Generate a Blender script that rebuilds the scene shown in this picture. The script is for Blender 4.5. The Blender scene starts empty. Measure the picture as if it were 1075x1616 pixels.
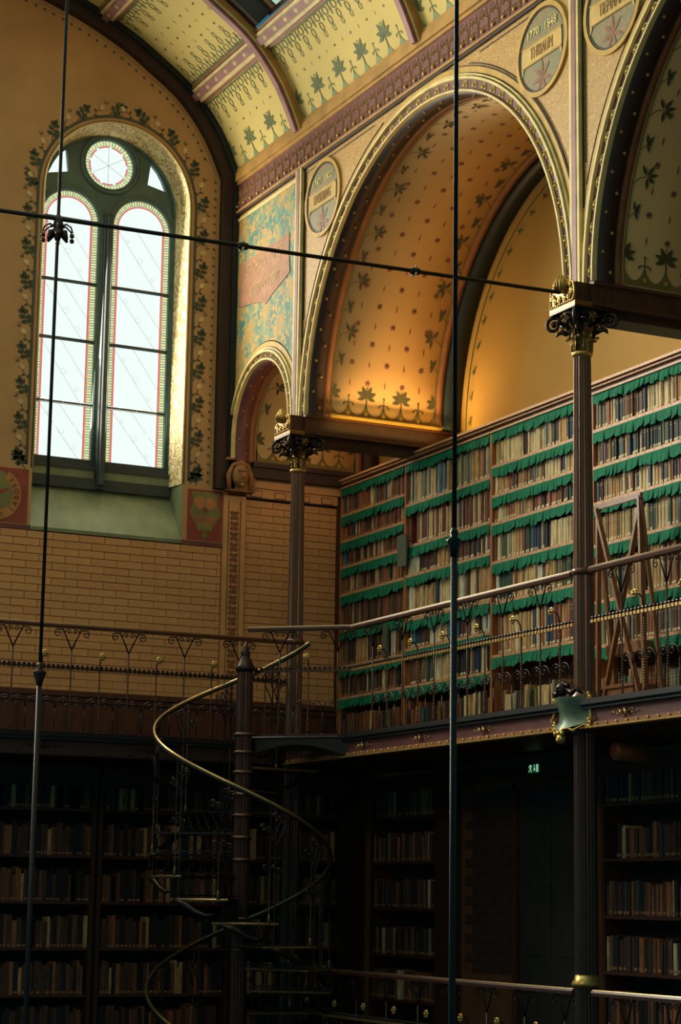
import bpy, math, random
from mathutils import Vector, Matrix
from mathutils.geometry import tessellate_polygon
random.seed(7)
PI = math.pi
C = bpy.context.scene.collection
SC = bpy.context.scene

# ------------------------------------------------------------------ camera, world, light
def srgb(r, g, b):
    f = lambda c: (c/255/12.92) if c/255 <= .04045 else ((c/255+.055)/1.055)**2.4
    return (f(r), f(g), f(b), 1)

cam = bpy.data.cameras.new('camera'); camo = bpy.data.objects.new('camera', cam); C.objects.link(camo)
cam.sensor_fit = 'VERTICAL'; cam.sensor_height = 36; cam.lens = 3305.3*36/1616; cam.clip_end = 200; cam.clip_start = .05
yaw, pitch, roll = 0.45585811, 0.18342812, 0.01468259
fw = Vector((math.sin(yaw)*math.cos(pitch), math.cos(yaw)*math.cos(pitch), math.sin(pitch)))
rt = Vector((math.cos(yaw), -math.sin(yaw), 0)); up = rt.cross(fw)
r2 = math.cos(roll)*rt + math.sin(roll)*up; u2 = -math.sin(roll)*rt + math.cos(roll)*up
camo.matrix_world = Matrix(((r2.x, u2.x, -fw.x, -9.4575), (r2.y, u2.y, -fw.y, 0), (r2.z, u2.z, -fw.z, 0), (0, 0, 0, 1)))
SC.camera = camo

w = bpy.data.worlds.new('world'); SC.world = w; w.use_nodes = True
w.node_tree.nodes['Background'].inputs[0].default_value = (.12, .50, .62, 1)
w.node_tree.nodes['Background'].inputs[1].default_value = .27

def area(name, loc, to, sx, sy, power, col, spread=PI):
    l = bpy.data.lights.new(name, 'AREA'); l.shape = 'RECTANGLE'; l.size = sx; l.size_y = sy
    l.energy = power; l.color = col; l.spread = spread
    o = bpy.data.objects.new(name, l); C.objects.link(o); o.location = loc
    o.rotation_euler = (Vector(to)-Vector(loc)).to_track_quat('-Z', 'Y').to_euler()
    return o
area('window_daylight', (-1.49, 22.60, 6.7), (-1.49, 12, 5.6), 1.45, 3.5, 185, (1, .95, .78), 3.05)
area('window_daylight_middle', (-4.73, 22.52, 7.1), (-4.73, 12, 5.6), 2.5, 4.3, 740, (1, .95, .78), 2.2)
area('window_daylight_left', (-7.97, 22.2, 6.8), (-7.97, 12, 5.4), 1.6, 3.6, 560, (1, .95, .78), 2.2)
area('skylight_daylight', (-4.7, 16.5, 10.35), (-4.7, 16.5, 0), 4.8, 5, 70, (1, .82, .55))
area('front_fill_light', (-8.6, 12, 4.2), (-1, 22, 3.4), 3, 1.2, 80, (1, .74, .46))  # added warm fill to brighten the end wall; stands for no lamp

SC.view_settings.view_transform = 'Standard'; SC.view_settings.look = 'None'
SC.view_settings.exposure = 0; SC.view_settings.gamma = 1; SC.view_settings.use_curve_mapping = False
SC.cycles.use_denoising = True
SC.cycles.max_bounces = 6; SC.cycles.sample_clamp_indirect = 4

# ------------------------------------------------------------------ materials
def base_mat(name):
    m = bpy.data.materials.new(name); m.use_nodes = True
    return m, m.node_tree, m.node_tree.nodes['Principled BSDF']
def ramp(nt, stops, interp='LINEAR'):
    r = nt.nodes.new('ShaderNodeValToRGB'); r.color_ramp.interpolation = interp
    e = r.color_ramp.elements
    while len(e) < len(stops): e.new(.5)
    for x, (p, c) in zip(e, stops): x.position = p; x.color = c
    return r
def noise(nt, scale, detail=3, vec=None, dist=0):
    n = nt.nodes.new('ShaderNodeTexNoise'); n.inputs['Scale'].default_value = scale; n.inputs['Detail'].default_value = detail
    n.inputs['Distortion'].default_value = dist
    if vec is not None: nt.links.new(vec, n.inputs['Vector'])
    return n
def coords(nt, sc=(1, 1, 1)):
    t = nt.nodes.new('ShaderNodeTexCoord'); mp = nt.nodes.new('ShaderNodeMapping'); mp.inputs['Scale'].default_value = sc
    nt.links.new(t.outputs['Object'], mp.inputs['Vector']); return mp.outputs[0]
def mat(name, c, rough=.6, metal=0, var=.18, scale=6, bump=0, sc=(1, 1, 1), spec=.4):
    m, nt, b = base_mat(name)
    col = srgb(*c); v = coords(nt, sc)
    n = noise(nt, scale, 4, v)
    lo = tuple(x*(1-var) for x in col[:3])+(1,); hi = tuple(min(1, x*(1+var)) for x in col[:3])+(1,)
    r = ramp(nt, [(.3, lo), (.7, hi)]); nt.links.new(n.outputs[0], r.inputs[0]); nt.links.new(r.outputs[0], b.inputs['Base Color'])
    b.inputs['Roughness'].default_value = rough; b.inputs['Metallic'].default_value = metal
    b.inputs['Specular IOR Level'].default_value = spec
    if bump:
        bp = nt.nodes.new('ShaderNodeBump'); bp.inputs['Strength'].default_value = bump; bp.inputs['Distance'].default_value = .01
        n2 = noise(nt, scale*6, 5, v); nt.links.new(n2.outputs[0], bp.inputs['Height']); nt.links.new(bp.outputs[0], b.inputs['Normal'])
    return m
def emit(name, c, s=1.0):
    m, nt, b = base_mat(name); b.inputs['Base Color'].default_value = (0, 0, 0, 1)
    b.inputs['Emission Color'].default_value = srgb(*c); b.inputs['Emission Strength'].default_value = s
    b.inputs['Roughness'].default_value = .3
    return m
def vine_mat(name, bg, fg, scale=16, width=.06, sc=(1, 1, 1), rough=.6):
    # curling scrollwork painted flat: contour lines of a distorted noise
    m, nt, b = base_mat(name); v = coords(nt, sc)
    n = noise(nt, scale, 1.5, v, .6)
    mu = nt.nodes.new('ShaderNodeMath'); mu.operation = 'MULTIPLY'; mu.inputs[1].default_value = 7; nt.links.new(n.outputs[0], mu.inputs[0])
    fr = nt.nodes.new('ShaderNodeMath'); fr.operation = 'FRACT'; nt.links.new(mu.outputs[0], fr.inputs[0])
    r = ramp(nt, [(.0, srgb(*fg)), (.30, srgb(*fg)), (.42, srgb(*bg)), (.88, srgb(*bg)), (.97, srgb(*fg))])
    nt.links.new(fr.outputs[0], r.inputs[0]); nt.links.new(r.outputs[0], b.inputs['Base Color']); b.inputs['Roughness'].default_value = rough
    return m
def fresco_mat(name):
    m, nt, b = base_mat(name); v = coords(nt)
    n = noise(nt, 3.2, 2, v); r = ramp(nt, [(.42, srgb(66, 116, 104)), (.52, srgb(104, 140, 112)), (.60, srgb(170, 136, 72))])
    nt.links.new(n.outputs[0], r.inputs[0])
    n2 = noise(nt, 11, 6, v, 1.5); r2_ = ramp(nt, [(.50, (0, 0, 0, 1)), (.58, (1, 1, 1, 1))]); nt.links.new(n2.outputs[0], r2_.inputs[0])
    mx = nt.nodes.new('ShaderNodeMix'); mx.data_type = 'RGBA'; nt.links.new(r2_.outputs[0], mx.inputs[0])
    nt.links.new(r.outputs[0], mx.inputs[6]); mx.inputs[7].default_value = srgb(188, 148, 74)
    nt.links.new(mx.outputs[2], b.inputs['Base Color']); b.inputs['Roughness'].default_value = .7
    return m
def wood_mat(name, c, rough=.45, var=.3, sc=(6, 6, .7)):
    return mat(name, c, rough, 0, var, 9, .15, sc)
M = dict(
 plaster=mat('ochre_plaster', (192, 148, 98), .8, 0, .10, 2, .15),
 brick=mat('glazed_brick', (214, 156, 100), .5, 0, .10, 3),
 brickB=mat('glazed_brick_dark', (208, 150, 95), .5, 0, .10, 3),
 mortar=mat('brick_joint', (110, 68, 40), .8),
 brown=mat('dark_brown_paint', (52, 33, 29), .6), teal=mat('blue_black_paint_and_shade', (26, 36, 38), .5),
 maroon=mat('maroon_paint', (112, 66, 62), .55), mauve=mat('mauve_paint', (146, 98, 92), .6),
 purple=mat('girder_purple_paint', (104, 62, 58), .45),
 gold=mat('gilding', (206, 166, 92), .36, .7, .25, 30), bronze=mat('old_gilded_bronze', (132, 100, 58), .4, .75, .3, 40), cream=mat('cream_paint', (214, 192, 128), .6),
 goldpaint=mat('old_gold_paint', (190, 150, 66), .6), tan=mat('tan_paint', (176, 132, 66), .65),
 orange=mat('orange_brown_paint', (136, 88, 54), .6),
 spandrel=vine_mat('gold_scrollwork', (168, 124, 54), (196, 154, 78), 14),
 spandrel2=vine_mat('cream_vine_on_ochre', (244, 224, 164), (186, 152, 92), 8, sc=(1, 1, .7)),
 vault=mat('vault_cream_plaster', (212, 188, 112), .8, 0, .06, 1.2),
 barrel=mat('barrel_tan_plaster', (196, 156, 100), .8, 0, .06, 1.2),
 barrelT=mat('barrel_olive_plaster', (150, 128, 78), .8, 0, .06, 1.2),
 lunette=mat('ochre_lunette_plaster', (186, 146, 74), .8, 0, .06, 1.5),
 leaf=mat('dark_leaf_paint', (70, 66, 38), .7), vleaf=mat('green_leaf_paint', (98, 106, 62), .7),
 vgreen=mat('sage_border_paint', (124, 138, 92), .7), bgreen=mat('olive_border_paint', (118, 98, 48), .7),
 red=mat('red_motif_paint', (130, 62, 46), .7), dash=mat('rust_dash_paint', (120, 72, 46), .7),
 wleaf=mat('wall_leaf_paint', (66, 74, 54), .7), wband=mat('wall_band_paint', (84, 84, 66), .7), white=mat('white_flower_paint', (210, 186, 136), .7),
 frame=mat('window_frame_green', (84, 106, 100), .45, 0, .15, 5), frameD=mat('window_frame_dark', (56, 64, 64), .45),  # frame green lightened and blued to carry the haze of the window
 sill=mat('green_sill_stone', (128, 136, 100), .6, 0, .3, 3, .2, (1, 1, .4)),
 pane=emit('daylit_glass', (228, 242, 238), 1.12), paneR=emit('daylit_red_glass', (232, 112, 96), .9),
 paneY=emit('daylit_yellow_glass', (236, 238, 170), 1.0), paneG=emit('daylit_green_glass', (206, 232, 176), .95),
 lead=mat('lead_came', (60, 66, 60), .6), leadL=mat('fine_lead_line', (196, 204, 196), .6),
 skyg=emit('skylight_glass', (190, 235, 205), .8),
 iron=mat('dark_bronze_iron', (62, 50, 46), .38, .75, .2, 20), ironD=mat('black_iron', (28, 26, 26), .5, .3),
 ironG=mat('gilded_twist_iron', (196, 160, 102), .36, .7), ironT=mat('glint_twist_iron', (128, 98, 74), .36, .75), rail=mat('rail_brass_and_lit_line', (190, 160, 108), .28, .85),  # twist iron paled so its colour carries the silver-brown glints
 railwood=mat('dark_rail_wood', (78, 46, 32), .35, 0, .2, 8),
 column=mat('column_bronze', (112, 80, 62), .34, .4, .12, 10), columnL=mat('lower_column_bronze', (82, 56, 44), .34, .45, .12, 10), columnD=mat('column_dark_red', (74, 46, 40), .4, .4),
 wood=wood_mat('shelf_oak', (184, 116, 70)), woodL=wood_mat('pale_shelf_edge', (214, 158, 112)), woodD=wood_mat('dark_oak', (70, 42, 28)),
 woodP=wood_mat('panel_oak', (84, 48, 34)), woodS=wood_mat('steps_oak', (132, 86, 54), .3),
 cloth=mat('green_baize', (0, 116, 82), .85, 0, .25, 9), dark=mat('near_black_backing', (22, 22, 20), .9),  # near-black tone for lower back boards and shelf-edge dots
 verdi=mat('green_bronze', (84, 104, 82), .4, .3, .4, 12), signG=emit('sign_green', (0, 60, 30), .5), signW=emit('sign_white', (170, 220, 190), .7),
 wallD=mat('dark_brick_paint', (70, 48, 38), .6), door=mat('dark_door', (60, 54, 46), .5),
 stone=mat('sand_stone', (160, 112, 64), .7, 0, .2, 9, .4), shield=mat('shield_red', (150, 72, 56), .7), shieldG=mat('shield_green', (130, 124, 74), .7),
 shieldT=mat('shield_tan', (188, 128, 76), .7), fresco=fresco_mat('fresco_foliage'), banner=mat('fresco_banner_rose', (164, 116, 84), .7, 0, .2, 8), bantext=mat('fresco_lettering', (196, 160, 112), .7),
 medal=vine_mat('medallion_green', (112, 118, 82), (150, 116, 66), 6), medalB=mat('medallion_banner', (202, 166, 92), .7), text=mat('pale_lettering', (224, 208, 128), .7),
 textD=mat('brown_lettering', (112, 74, 38), .7), textM=mat('tan_lettering', (160, 122, 66), .7), glow=emit('yellow_lamp_strip', (255, 176, 20), 1.6), grey=mat('grey_green_card', (92, 98, 82), .6),
 speaker=mat('brown_enamel', (128, 70, 44), .4), floor=mat('dark_floor', (36, 27, 22), .5), tread=mat('gold_tread_edge', (170, 138, 96), .35, .7),  # tread edges drawn as thin pale-gold lines
)

# ------------------------------------------------------------------ mesh helpers
class MB:
    def __init__(s): s.v = []; s.f = []; s.m = []; s.k = 0
    def add(s, vs, fs, k=None):
        o = len(s.v); s.v += [tuple(p) for p in vs]
        for f in fs: s.f.append(tuple(i+o for i in f)); s.m.append(s.k if k is None else k)
        return s
    def box(s, x0, x1, y0, y1, z0, z1, k=None, T=None):
        vs = [Vector(p) for p in ((x0,y0,z0),(x1,y0,z0),(x1,y1,z0),(x0,y1,z0),(x0,y0,z1),(x1,y0,z1),(x1,y1,z1),(x0,y1,z1))]
        if T: vs = [T @ p for p in vs]
        return s.add(vs, [(0,3,2,1),(4,5,6,7),(0,1,5,4),(1,2,6,5),(2,3,7,6),(3,0,4,7)], k)
    def tube(s, pts, r, n=6, k=None, cap=True, twist=0):
        pts = [Vector(p) for p in pts]; N = len(pts); rr = r if isinstance(r, (list, tuple)) else [r]*N
        vs = []; ref = None
        for i, p in enumerate(pts):
            t = (pts[min(i+1, N-1)]-pts[max(i-1, 0)]).normalized()
            if ref is None or abs(t.dot(ref)) > .999: ref = Vector((0, 0, 1)) if abs(t.z) < .9 else Vector((1, 0, 0))
            a = (ref-t*t.dot(ref)).normalized(); b = t.cross(a); ref = a
            for j in range(n):
                th = 2*PI*j/n+twist*i
                vs.append(p+(a*math.cos(th)+b*math.sin(th))*rr[i])
        fs = [(i*n+j, i*n+(j+1) % n, (i+1)*n+(j+1) % n, (i+1)*n+j) for i in range(N-1) for j in range(n)]
        if cap: fs += [tuple(reversed(range(n))), tuple((N-1)*n+j for j in range(n))]
        return s.add(vs, fs, k)
    def lathe(s, prof, n=16, c=(0, 0, 0), k=None, flute=0, axis='z'):
        vs = []
        for r, z in prof:
            for j in range(n):
                q = r*(1-(flute if j % 2 else 0)); th = 2*PI*j/n
                p = (q*math.cos(th), q*math.sin(th), z)
                if axis == 'x': p = (z, p[0], p[1])
                if axis == 'y': p = (p[0], z, p[1])
                vs.append((p[0]+c[0], p[1]+c[1], p[2]+c[2]))
        N = len(prof)
        fs = [(i*n+j, i*n+(j+1) % n, (i+1)*n+(j+1) % n, (i+1)*n+j) for i in range(N-1) for j in range(n)]
        fs += [tuple(reversed(range(n))), tuple((N-1)*n+j for j in range(n))]
        return s.add(vs, fs, k)
    def ball(s, c, r, n=6, k=None):
        rr = r if isinstance(r, (tuple, list)) else (r, r, r)
        h = max(3, n//2+1); vs = []
        for i in range(1, h):
            for j in range(n):
                a = PI*i/h; t = 2*PI*j/n
                vs.append((c[0]+rr[0]*math.sin(a)*math.cos(t), c[1]+rr[1]*math.sin(a)*math.sin(t), c[2]+rr[2]*math.cos(a)))
        vs += [(c[0], c[1], c[2]+rr[2]), (c[0], c[1], c[2]-rr[2])]; T = len(vs)-2
        fs = [(i*n+j, (i+1)*n+j, (i+1)*n+(j+1) % n, i*n+(j+1) % n) for i in range(h-2) for j in range(n)]
        fs += [(T, j, (j+1) % n) for j in range(n)] + [(T+1, (h-2)*n+(j+1) % n, (h-2)*n+j) for j in range(n)]
        return s.add(vs, fs, k)
    def poly(s, loops, mp, k=None):
        """flat polygon with holes; loops of 2D points, mp(u,v)->3D"""
        L = [[Vector((u, v, 0)) for u, v in lp] for lp in loops]
        tris = tessellate_polygon(L); pts = [p for lp in L for p in lp]
        return s.add([mp(p.x, p.y) for p in pts], [tuple(t) for t in tris], k)
    def slab(s, loops, mp, d, k=None):
        """polygon with thickness: mp(u,v,w), w from 0 to d"""
        L = [[Vector((u, v, 0)) for u, v in lp] for lp in loops]
        tris = tessellate_polygon(L); pts = [p for lp in L for p in lp]; n = len(pts)
        fs = [tuple(t) for t in tris]+[tuple(n+i for i in reversed(t)) for t in tris]
        o = 0
        for lp in L:
            m = len(lp); fs += [(o+i, o+(i+1) % m, n+o+(i+1) % m, n+o+i) for i in range(m)]; o += m
        return s.add([mp(p.x, p.y, 0) for p in pts]+[mp(p.x, p.y, d) for p in pts], fs, k)
    def sweep(s, path, prof, closed=False, k=None):
        """path: list of (origin, n, b) frames; prof list of (a,b) in that frame (closed loop)"""
        m = len(prof); vs = []
        for o, a, b in path:
            o, a, b = Vector(o), Vector(a), Vector(b)
            for p, q in prof: vs.append(o+a*p+b*q)
        N = len(path)
        fs = [(i*m+j, i*m+(j+1) % m, ((i+1) % N)*m+(j+1) % m, ((i+1) % N)*m+j) for i in range(N if closed else N-1) for j in range(m)]
        if not closed: fs += [tuple(reversed(range(m))), tuple((N-1)*m+j for j in range(m))]
        return s.add(vs, fs, k)
    def mesh(s, name, mats, smooth=False):
        me = bpy.data.meshes.new(name); me.from_pydata(s.v, [], s.f)
        for m in (mats if isinstance(mats, (list, tuple)) else [mats]): me.materials.append(M[m] if isinstance(m, str) else m)
        me.polygons.foreach_set('material_index', s.m)
        if smooth: me.polygons.foreach_set('use_smooth', [True]*len(s.f))
        me.update(); return me
    def build(s, name, mats, parent=None, smooth=False, loc=None, **kw):
        return obj(name, s.mesh(name, mats, smooth), parent, loc, **kw)
def obj(name, me, parent=None, loc=None, rot=None, label=None, cat=None, group=None, kind=None, scale=None):
    o = bpy.data.objects.new(name, me); C.objects.link(o)
    if parent: o.parent = parent
    if loc is not None: o.location = loc
    if rot is not None: o.rotation_euler = rot
    if scale is not None: o.scale = scale
    for k, v in (('label', label), ('category', cat), ('group', group), ('kind', kind)):
        if v: o[k] = v
    return o
def thing(name, label, cat, loc=(0, 0, 0), rz=0, group=None, kind=None):
    return obj(name, None, None, loc, (0, 0, rz), label, cat, group, kind)
def circ(cx, cy, r, a0=0, a1=2*PI, n=32, end=False, rx=1):
    k = n+1 if end else n
    return [(cx+rx*r*math.cos(a0+(a1-a0)*i/n), cy+r*math.sin(a0+(a1-a0)*i/n)) for i in range(k)]
def spiral(cx, cz, r0, a0, turns, dirn=1, n=14, r1=.15):
    """2D spiral starting on radius r0 at angle a0, winding in"""
    out = []
    for i in range(n+1):
        t = i/n; r = r0*((1-t)+t*r1); a = a0+dirn*2*PI*turns*t
        out.append((cx+r*math.cos(a), cz+r*math.sin(a)))
    return out
def leafp(cx, cy, a, L, W):
    ca, sa = math.cos(a), math.sin(a); o = []
    for t, w_ in ((0, .05), (.25, .75), (.45, 1), (.7, .7), (1, 0), (.7, -.7), (.45, -1), (.25, -.75)):
        u, v = t*L, w_*W/2; o.append((cx+ca*u-sa*v, cy+sa*u+ca*v))
    return o
def linep(x0, y0, x1, y1, w_):
    d = math.hypot(x1-x0, y1-y0); nx, ny = -(y1-y0)/d*w_/2, (x1-x0)/d*w_/2
    return [(x0+nx, y0+ny), (x1+nx, y1+ny), (x1-nx, y1-ny), (x0-nx, y0-ny)]
def xf(polys, x, y, a=0, s=1, mir=1):
    ca, sa = math.cos(a)*s, math.sin(a)*s
    return [[(x+ca*u*mir-sa*v, y+sa*u*mir+ca*v) for u, v in p] for p in polys]
R = math.radians
# painted motifs (unit about 1 tall, origin at root)
PALM = [linep(0, 0, 0, .5, .06)]+[leafp(.03*math.cos(R(a)), .48+.03*math.sin(R(a)), R(a), l, .19) for a, l in ((62, .5), (118, .5), (22, .46), (158, .46), (-18, .44), (198, .44))]+[linep(0, .5, 0, .85, .03), circ(0, .9, .035, n=6), circ(.42, .62, .03, n=6), circ(-.42, .62, .03, n=6)]
CROSS = [linep(0, 0, 0, .6, .05), linep(-.2, .3, .2, .3, .05), circ(0, .64, .06, n=7), leafp(.2, .32, R(-60), .22, .08), leafp(-.2, .32, R(240), .22, .08)]
SPRIG = [linep(0, -.1, .22, .12, .025), linep(.22, .12, .5, .2, .025)]+[leafp(.5+.03*math.cos(R(a)), .2+.03*math.sin(R(a)), R(a), l, .13) for a, l in ((125, .40), (62, .42), (15, .42), (-30, .36), (-82, .42))]
SPRIG2 = [linep(0, -.1, .25, .12, .025)]+[leafp(.25, .12, R(a), l, w) for a, l, w in ((105, .36, .11), (58, .36, .11), (-65, .3, .11), (15, .16, .05), (35, .2, .05), (-10, .2, .05))]
WSPRIG = [linep(0, -.25, .2, .05, .04), linep(.2, .05, .42, .5, .035)]+[leafp(x, y, R(a), l, .23) for x, y, a, l in ((.2, .05, 150, .3), (.2, .05, -10, .34), (.3, .25, 160, .34), (.3, .25, 5, .36), (.42, .5, 75, .36), (.38, .42, 125, .3), (.4, .45, 25, .34))]
WSTEM = [linep(0, -.2, .3, .1, .04), linep(.3, .1, .45, .5, .035), leafp(.12, -.05, R(160), .22, .12), leafp(.25, .05, R(-20), .26, .12), leafp(.62, .72, R(20), .3, .07), leafp(.6, .75, R(60), .3, .07)]
CLOVER = [circ(0, .12, .13, n=7), circ(-.15, -.05, .13, n=7), circ(.15, -.05, .13, n=7), linep(0, -.05, 0, -.3, .06)]
DASH = [leafp(0, -.5, R(90), 1, .16)]
ROSE = [leafp(0, 0, R(a), l, .2) for a, l in ((60, .5), (110, .45), (15, .42), (160, .38))]+[leafp(.0, -.1, R(-30), .3, .14), leafp(0, -.1, R(200), .3, .14)]
def paint(name, items, mp, parent, m):
    b = MB()
    for p in items: b.poly([p], mp)
    return b.build(name, m, parent)

# ================================================================== THE SETTING
YE = 22.3; ZD = 1.63; ZL = -1.8
# ---- vault profile
def vz(x):
    pts = [(0, 8.55), (-.03, 8.62), (-.11, 8.81), (-.284, 9.14), (-.627, 9.56), (-1.05, 9.87), (-1.459, 10.128), (-2.123, 10.423), (-2.9, 10.64), (-3.8, 10.78), (-4.73, 10.82)]
    return pts
half = vz(0)
prof = half + [(-9.46-x, z) for x, z in reversed(half[:-1])]
def prof_fine(pts, sub=4):
    out = []
    for i in range(len(pts)-1):
        p0 = Vector(pts[max(i-1, 0)]); p1 = Vector(pts[i]); p2 = Vector(pts[i+1]); p3 = Vector(pts[min(i+2, len(pts)-1)])
        for k in range(sub):
            t = k/sub
            out.append(.5*((2*p1)+(p2-p0)*t+(2*p0-5*p1+4*p2-p3)*t*t+(3*p1-p0-3*p2+p3)*t**3))
    out.append(Vector(pts[-1])); return out
PF = prof_fine(prof)
SL = [0]
for a_, b_ in zip(PF, PF[1:]): SL.append(SL[-1]+(b_-a_).length)
def vp(s, off=0):
    """point and inward normal on vault at arc length s"""
    s = max(0, min(SL[-1]-1e-6, s))
    i = max(j for j in range(len(SL)) if SL[j] <= s); i = min(i, len(PF)-2)
    t = (s-SL[i])/(SL[i+1]-SL[i]); p = PF[i].lerp(PF[i+1], t); d = (PF[i+1]-PF[i]).normalized()
    n = Vector((-d.y, d.x))  # rotate left: tangent goes up-left => inward is down-left
    if n.y > 0: n = -n
    if abs(n.y) < 1e-3: n = Vector((-1, 0))
    return p+n*off, n
def s_of_x(x):
    for i in range(len(PF)-1):
        if PF[i].x >= x >= PF[i+1].x:
            return SL[i]+(SL[i+1]-SL[i])*(PF[i].x-x)/(PF[i].x-PF[i+1].x)
    return 0
S1 = s_of_x(-.56); S2 = s_of_x(-1.75); ST = SL[-1]
RIBS = [20.38, 17.56, 14.68, 11.84, 9.0, 6.2]
ceiling = obj('ceiling', None, kind='structure')
# panels of the vault
def vault_panel(sa, sb, y0, y1):
    b = MB(); n = max(2, int((sb-sa)/.15)); vs = []
    for i in range(n+1):
        p, nn = vp(sa+(sb-sa)*i/n)
        q = p-nn*.08
        vs += [(p.x, y0, p.y), (p.x, y1, p.y), (q.x, y0, q.y), (q.x, y1, q.y)]
    fs = []
    for i in range(n):
        a = 4*i; fs += [(a, a+1, a+5, a+4), (a+2, a+6, a+7, a+3)]
    fs += [(0, 2, 3, 1), (4*n, 4*n+1, 4*n+3, 4*n+2)]
    b.add(vs, fs); return b.build('vault_panel', 'vault', ceiling, True)
ys = [YE]+RIBS
for i in range(len(ys)-1):
    y1, y0 = ys[i], ys[i+1]
    vault_panel(0, S1, y0, y1); vault_panel(ST-S1, ST, y0, y1)
    if i == 0: vault_panel(S1, ST-S1, y0, y1)
# ribs
def rib(y, w_=.15, d=.13, name='vault_rib'):
    b = MB(); n = 60
    for a0, a1, o0, o1, k in ((-w_/2, w_/2, -.02, d*.6, 0), (-w_*.28, w_*.28, d*.6, d, 1), (-w_/2, -w_/2+.02, d*.6, d*.72, 2), (w_/2-.02, w_/2, d*.6, d*.72, 2)):
        path = []
        for i in range(n+1):
            p, nn = vp(ST*i/n); path.append(((p.x, y, p.y), (0, 1, 0), (nn.x, 0, nn.y)))
        b.sweep(path, [(a0, o0), (a1, o0), (a1, o1), (a0, o1)], k=k)
    return b.build(name, ['tan', 'mauve', 'cream'], ceiling)
for y in RIBS: rib(y)
def long_rib(s, y0, y1):
    p, nn = vp(s); t = Vector((nn.y, -nn.x)); b = MB()
    for a0, a1, o0, o1, k in ((-.13, .13, -.02, .03, 0), (-.09, .09, .03, .055, 2), (-.045, .045, .055, .085, 1)):
        vs = []
        for y in (y0, y1):
            for a, o in ((a0, o0), (a1, o0), (a1, o1), (a0, o1)):
                q = p+t*a+nn*o; vs.append((q.x, y, q.y))
        b.add(vs, [(0, 1, 5, 4), (1, 2, 6, 5), (2, 3, 7, 6), (3, 0, 4, 7), (0, 3, 2, 1), (4, 5, 6, 7)], k)
    yy = y1-.2
    while yy > y0+.1:   # little pale crosses painted along the rib
        for (da, dy) in ((.012, .035), (.03, .012)):
            vs = []
            for a, y in ((-da, yy-dy), (da, yy-dy), (da, yy+dy), (-da, yy+dy)):
                q = p+t*a+nn*.087; vs.append((q.x, y, q.y))
            b.add(vs, [(0, 1, 2, 3)], 2)
        yy -= .27
    b.build('long_rib', ['orange', 'mauve', 'cream'], ceiling)
for i in range(len(ys)-1):
    for s in ((S1, S2, ST-S1, ST-S2) if i == 0 else (S1, ST-S1)): long_rib(s, ys[i+1]+.07, ys[i]-.07)
# skylight between the long ribs, nearer bays
for i in range(1, len(ys)-1):
    y1, y0 = ys[i]-.1, ys[i+1]+.1
    b = MB()
    sa, sb = S1+.16, ST-S1-.16
    n = 20; vs = []
    for j in range(n+1):
        p, nn = vp(sa+(sb-sa)*j/n, -.35); vs += [(p.x, y0, p.y), (p.x, y1, p.y)]
    b.add(vs, [(2*j, 2*j+1, 2*j+3, 2*j+2) for j in range(n)])
    g = b.build('skylight_pane', 'skyg', ceiling)
    b = MB()
    for yy in (y0, y1):      # deep dark frame of the opening
        path = []
        for j in range(41):
            p, nn = vp(sa+(sb-sa)*j/40); path.append(((p.x, yy, p.y), (0, 1, 0), (nn.x, 0, nn.y)))
        b.sweep(path, [(-.1, -.5), (.1, -.5), (.1, .0), (-.1, .0)], k=0)
        b.sweep(path, [(-.13, -.3), (.13, -.3), (.13, -.25), (-.13, -.25)], k=1)
    for s in [sa+(sb-sa)*q/8 for q in range(9)]:
        p, nn = vp(s, -.3); t = Vector((nn.y, -nn.x)); vs = []
        for y in (y0, y1):
            for a, o in ((-.02, -.05), (.02, -.05), (.02, .05), (-.02, .05)):
                q = p+t*a+nn*o; vs.append((q.x, y, q.y))
        b.add(vs, [(0, 1, 5, 4), (1, 2, 6, 5), (2, 3, 7, 6), (3, 0, 4, 7)], 1)
    b.build('skylight_frame', ['brown', 'orange'], ceiling)
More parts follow.
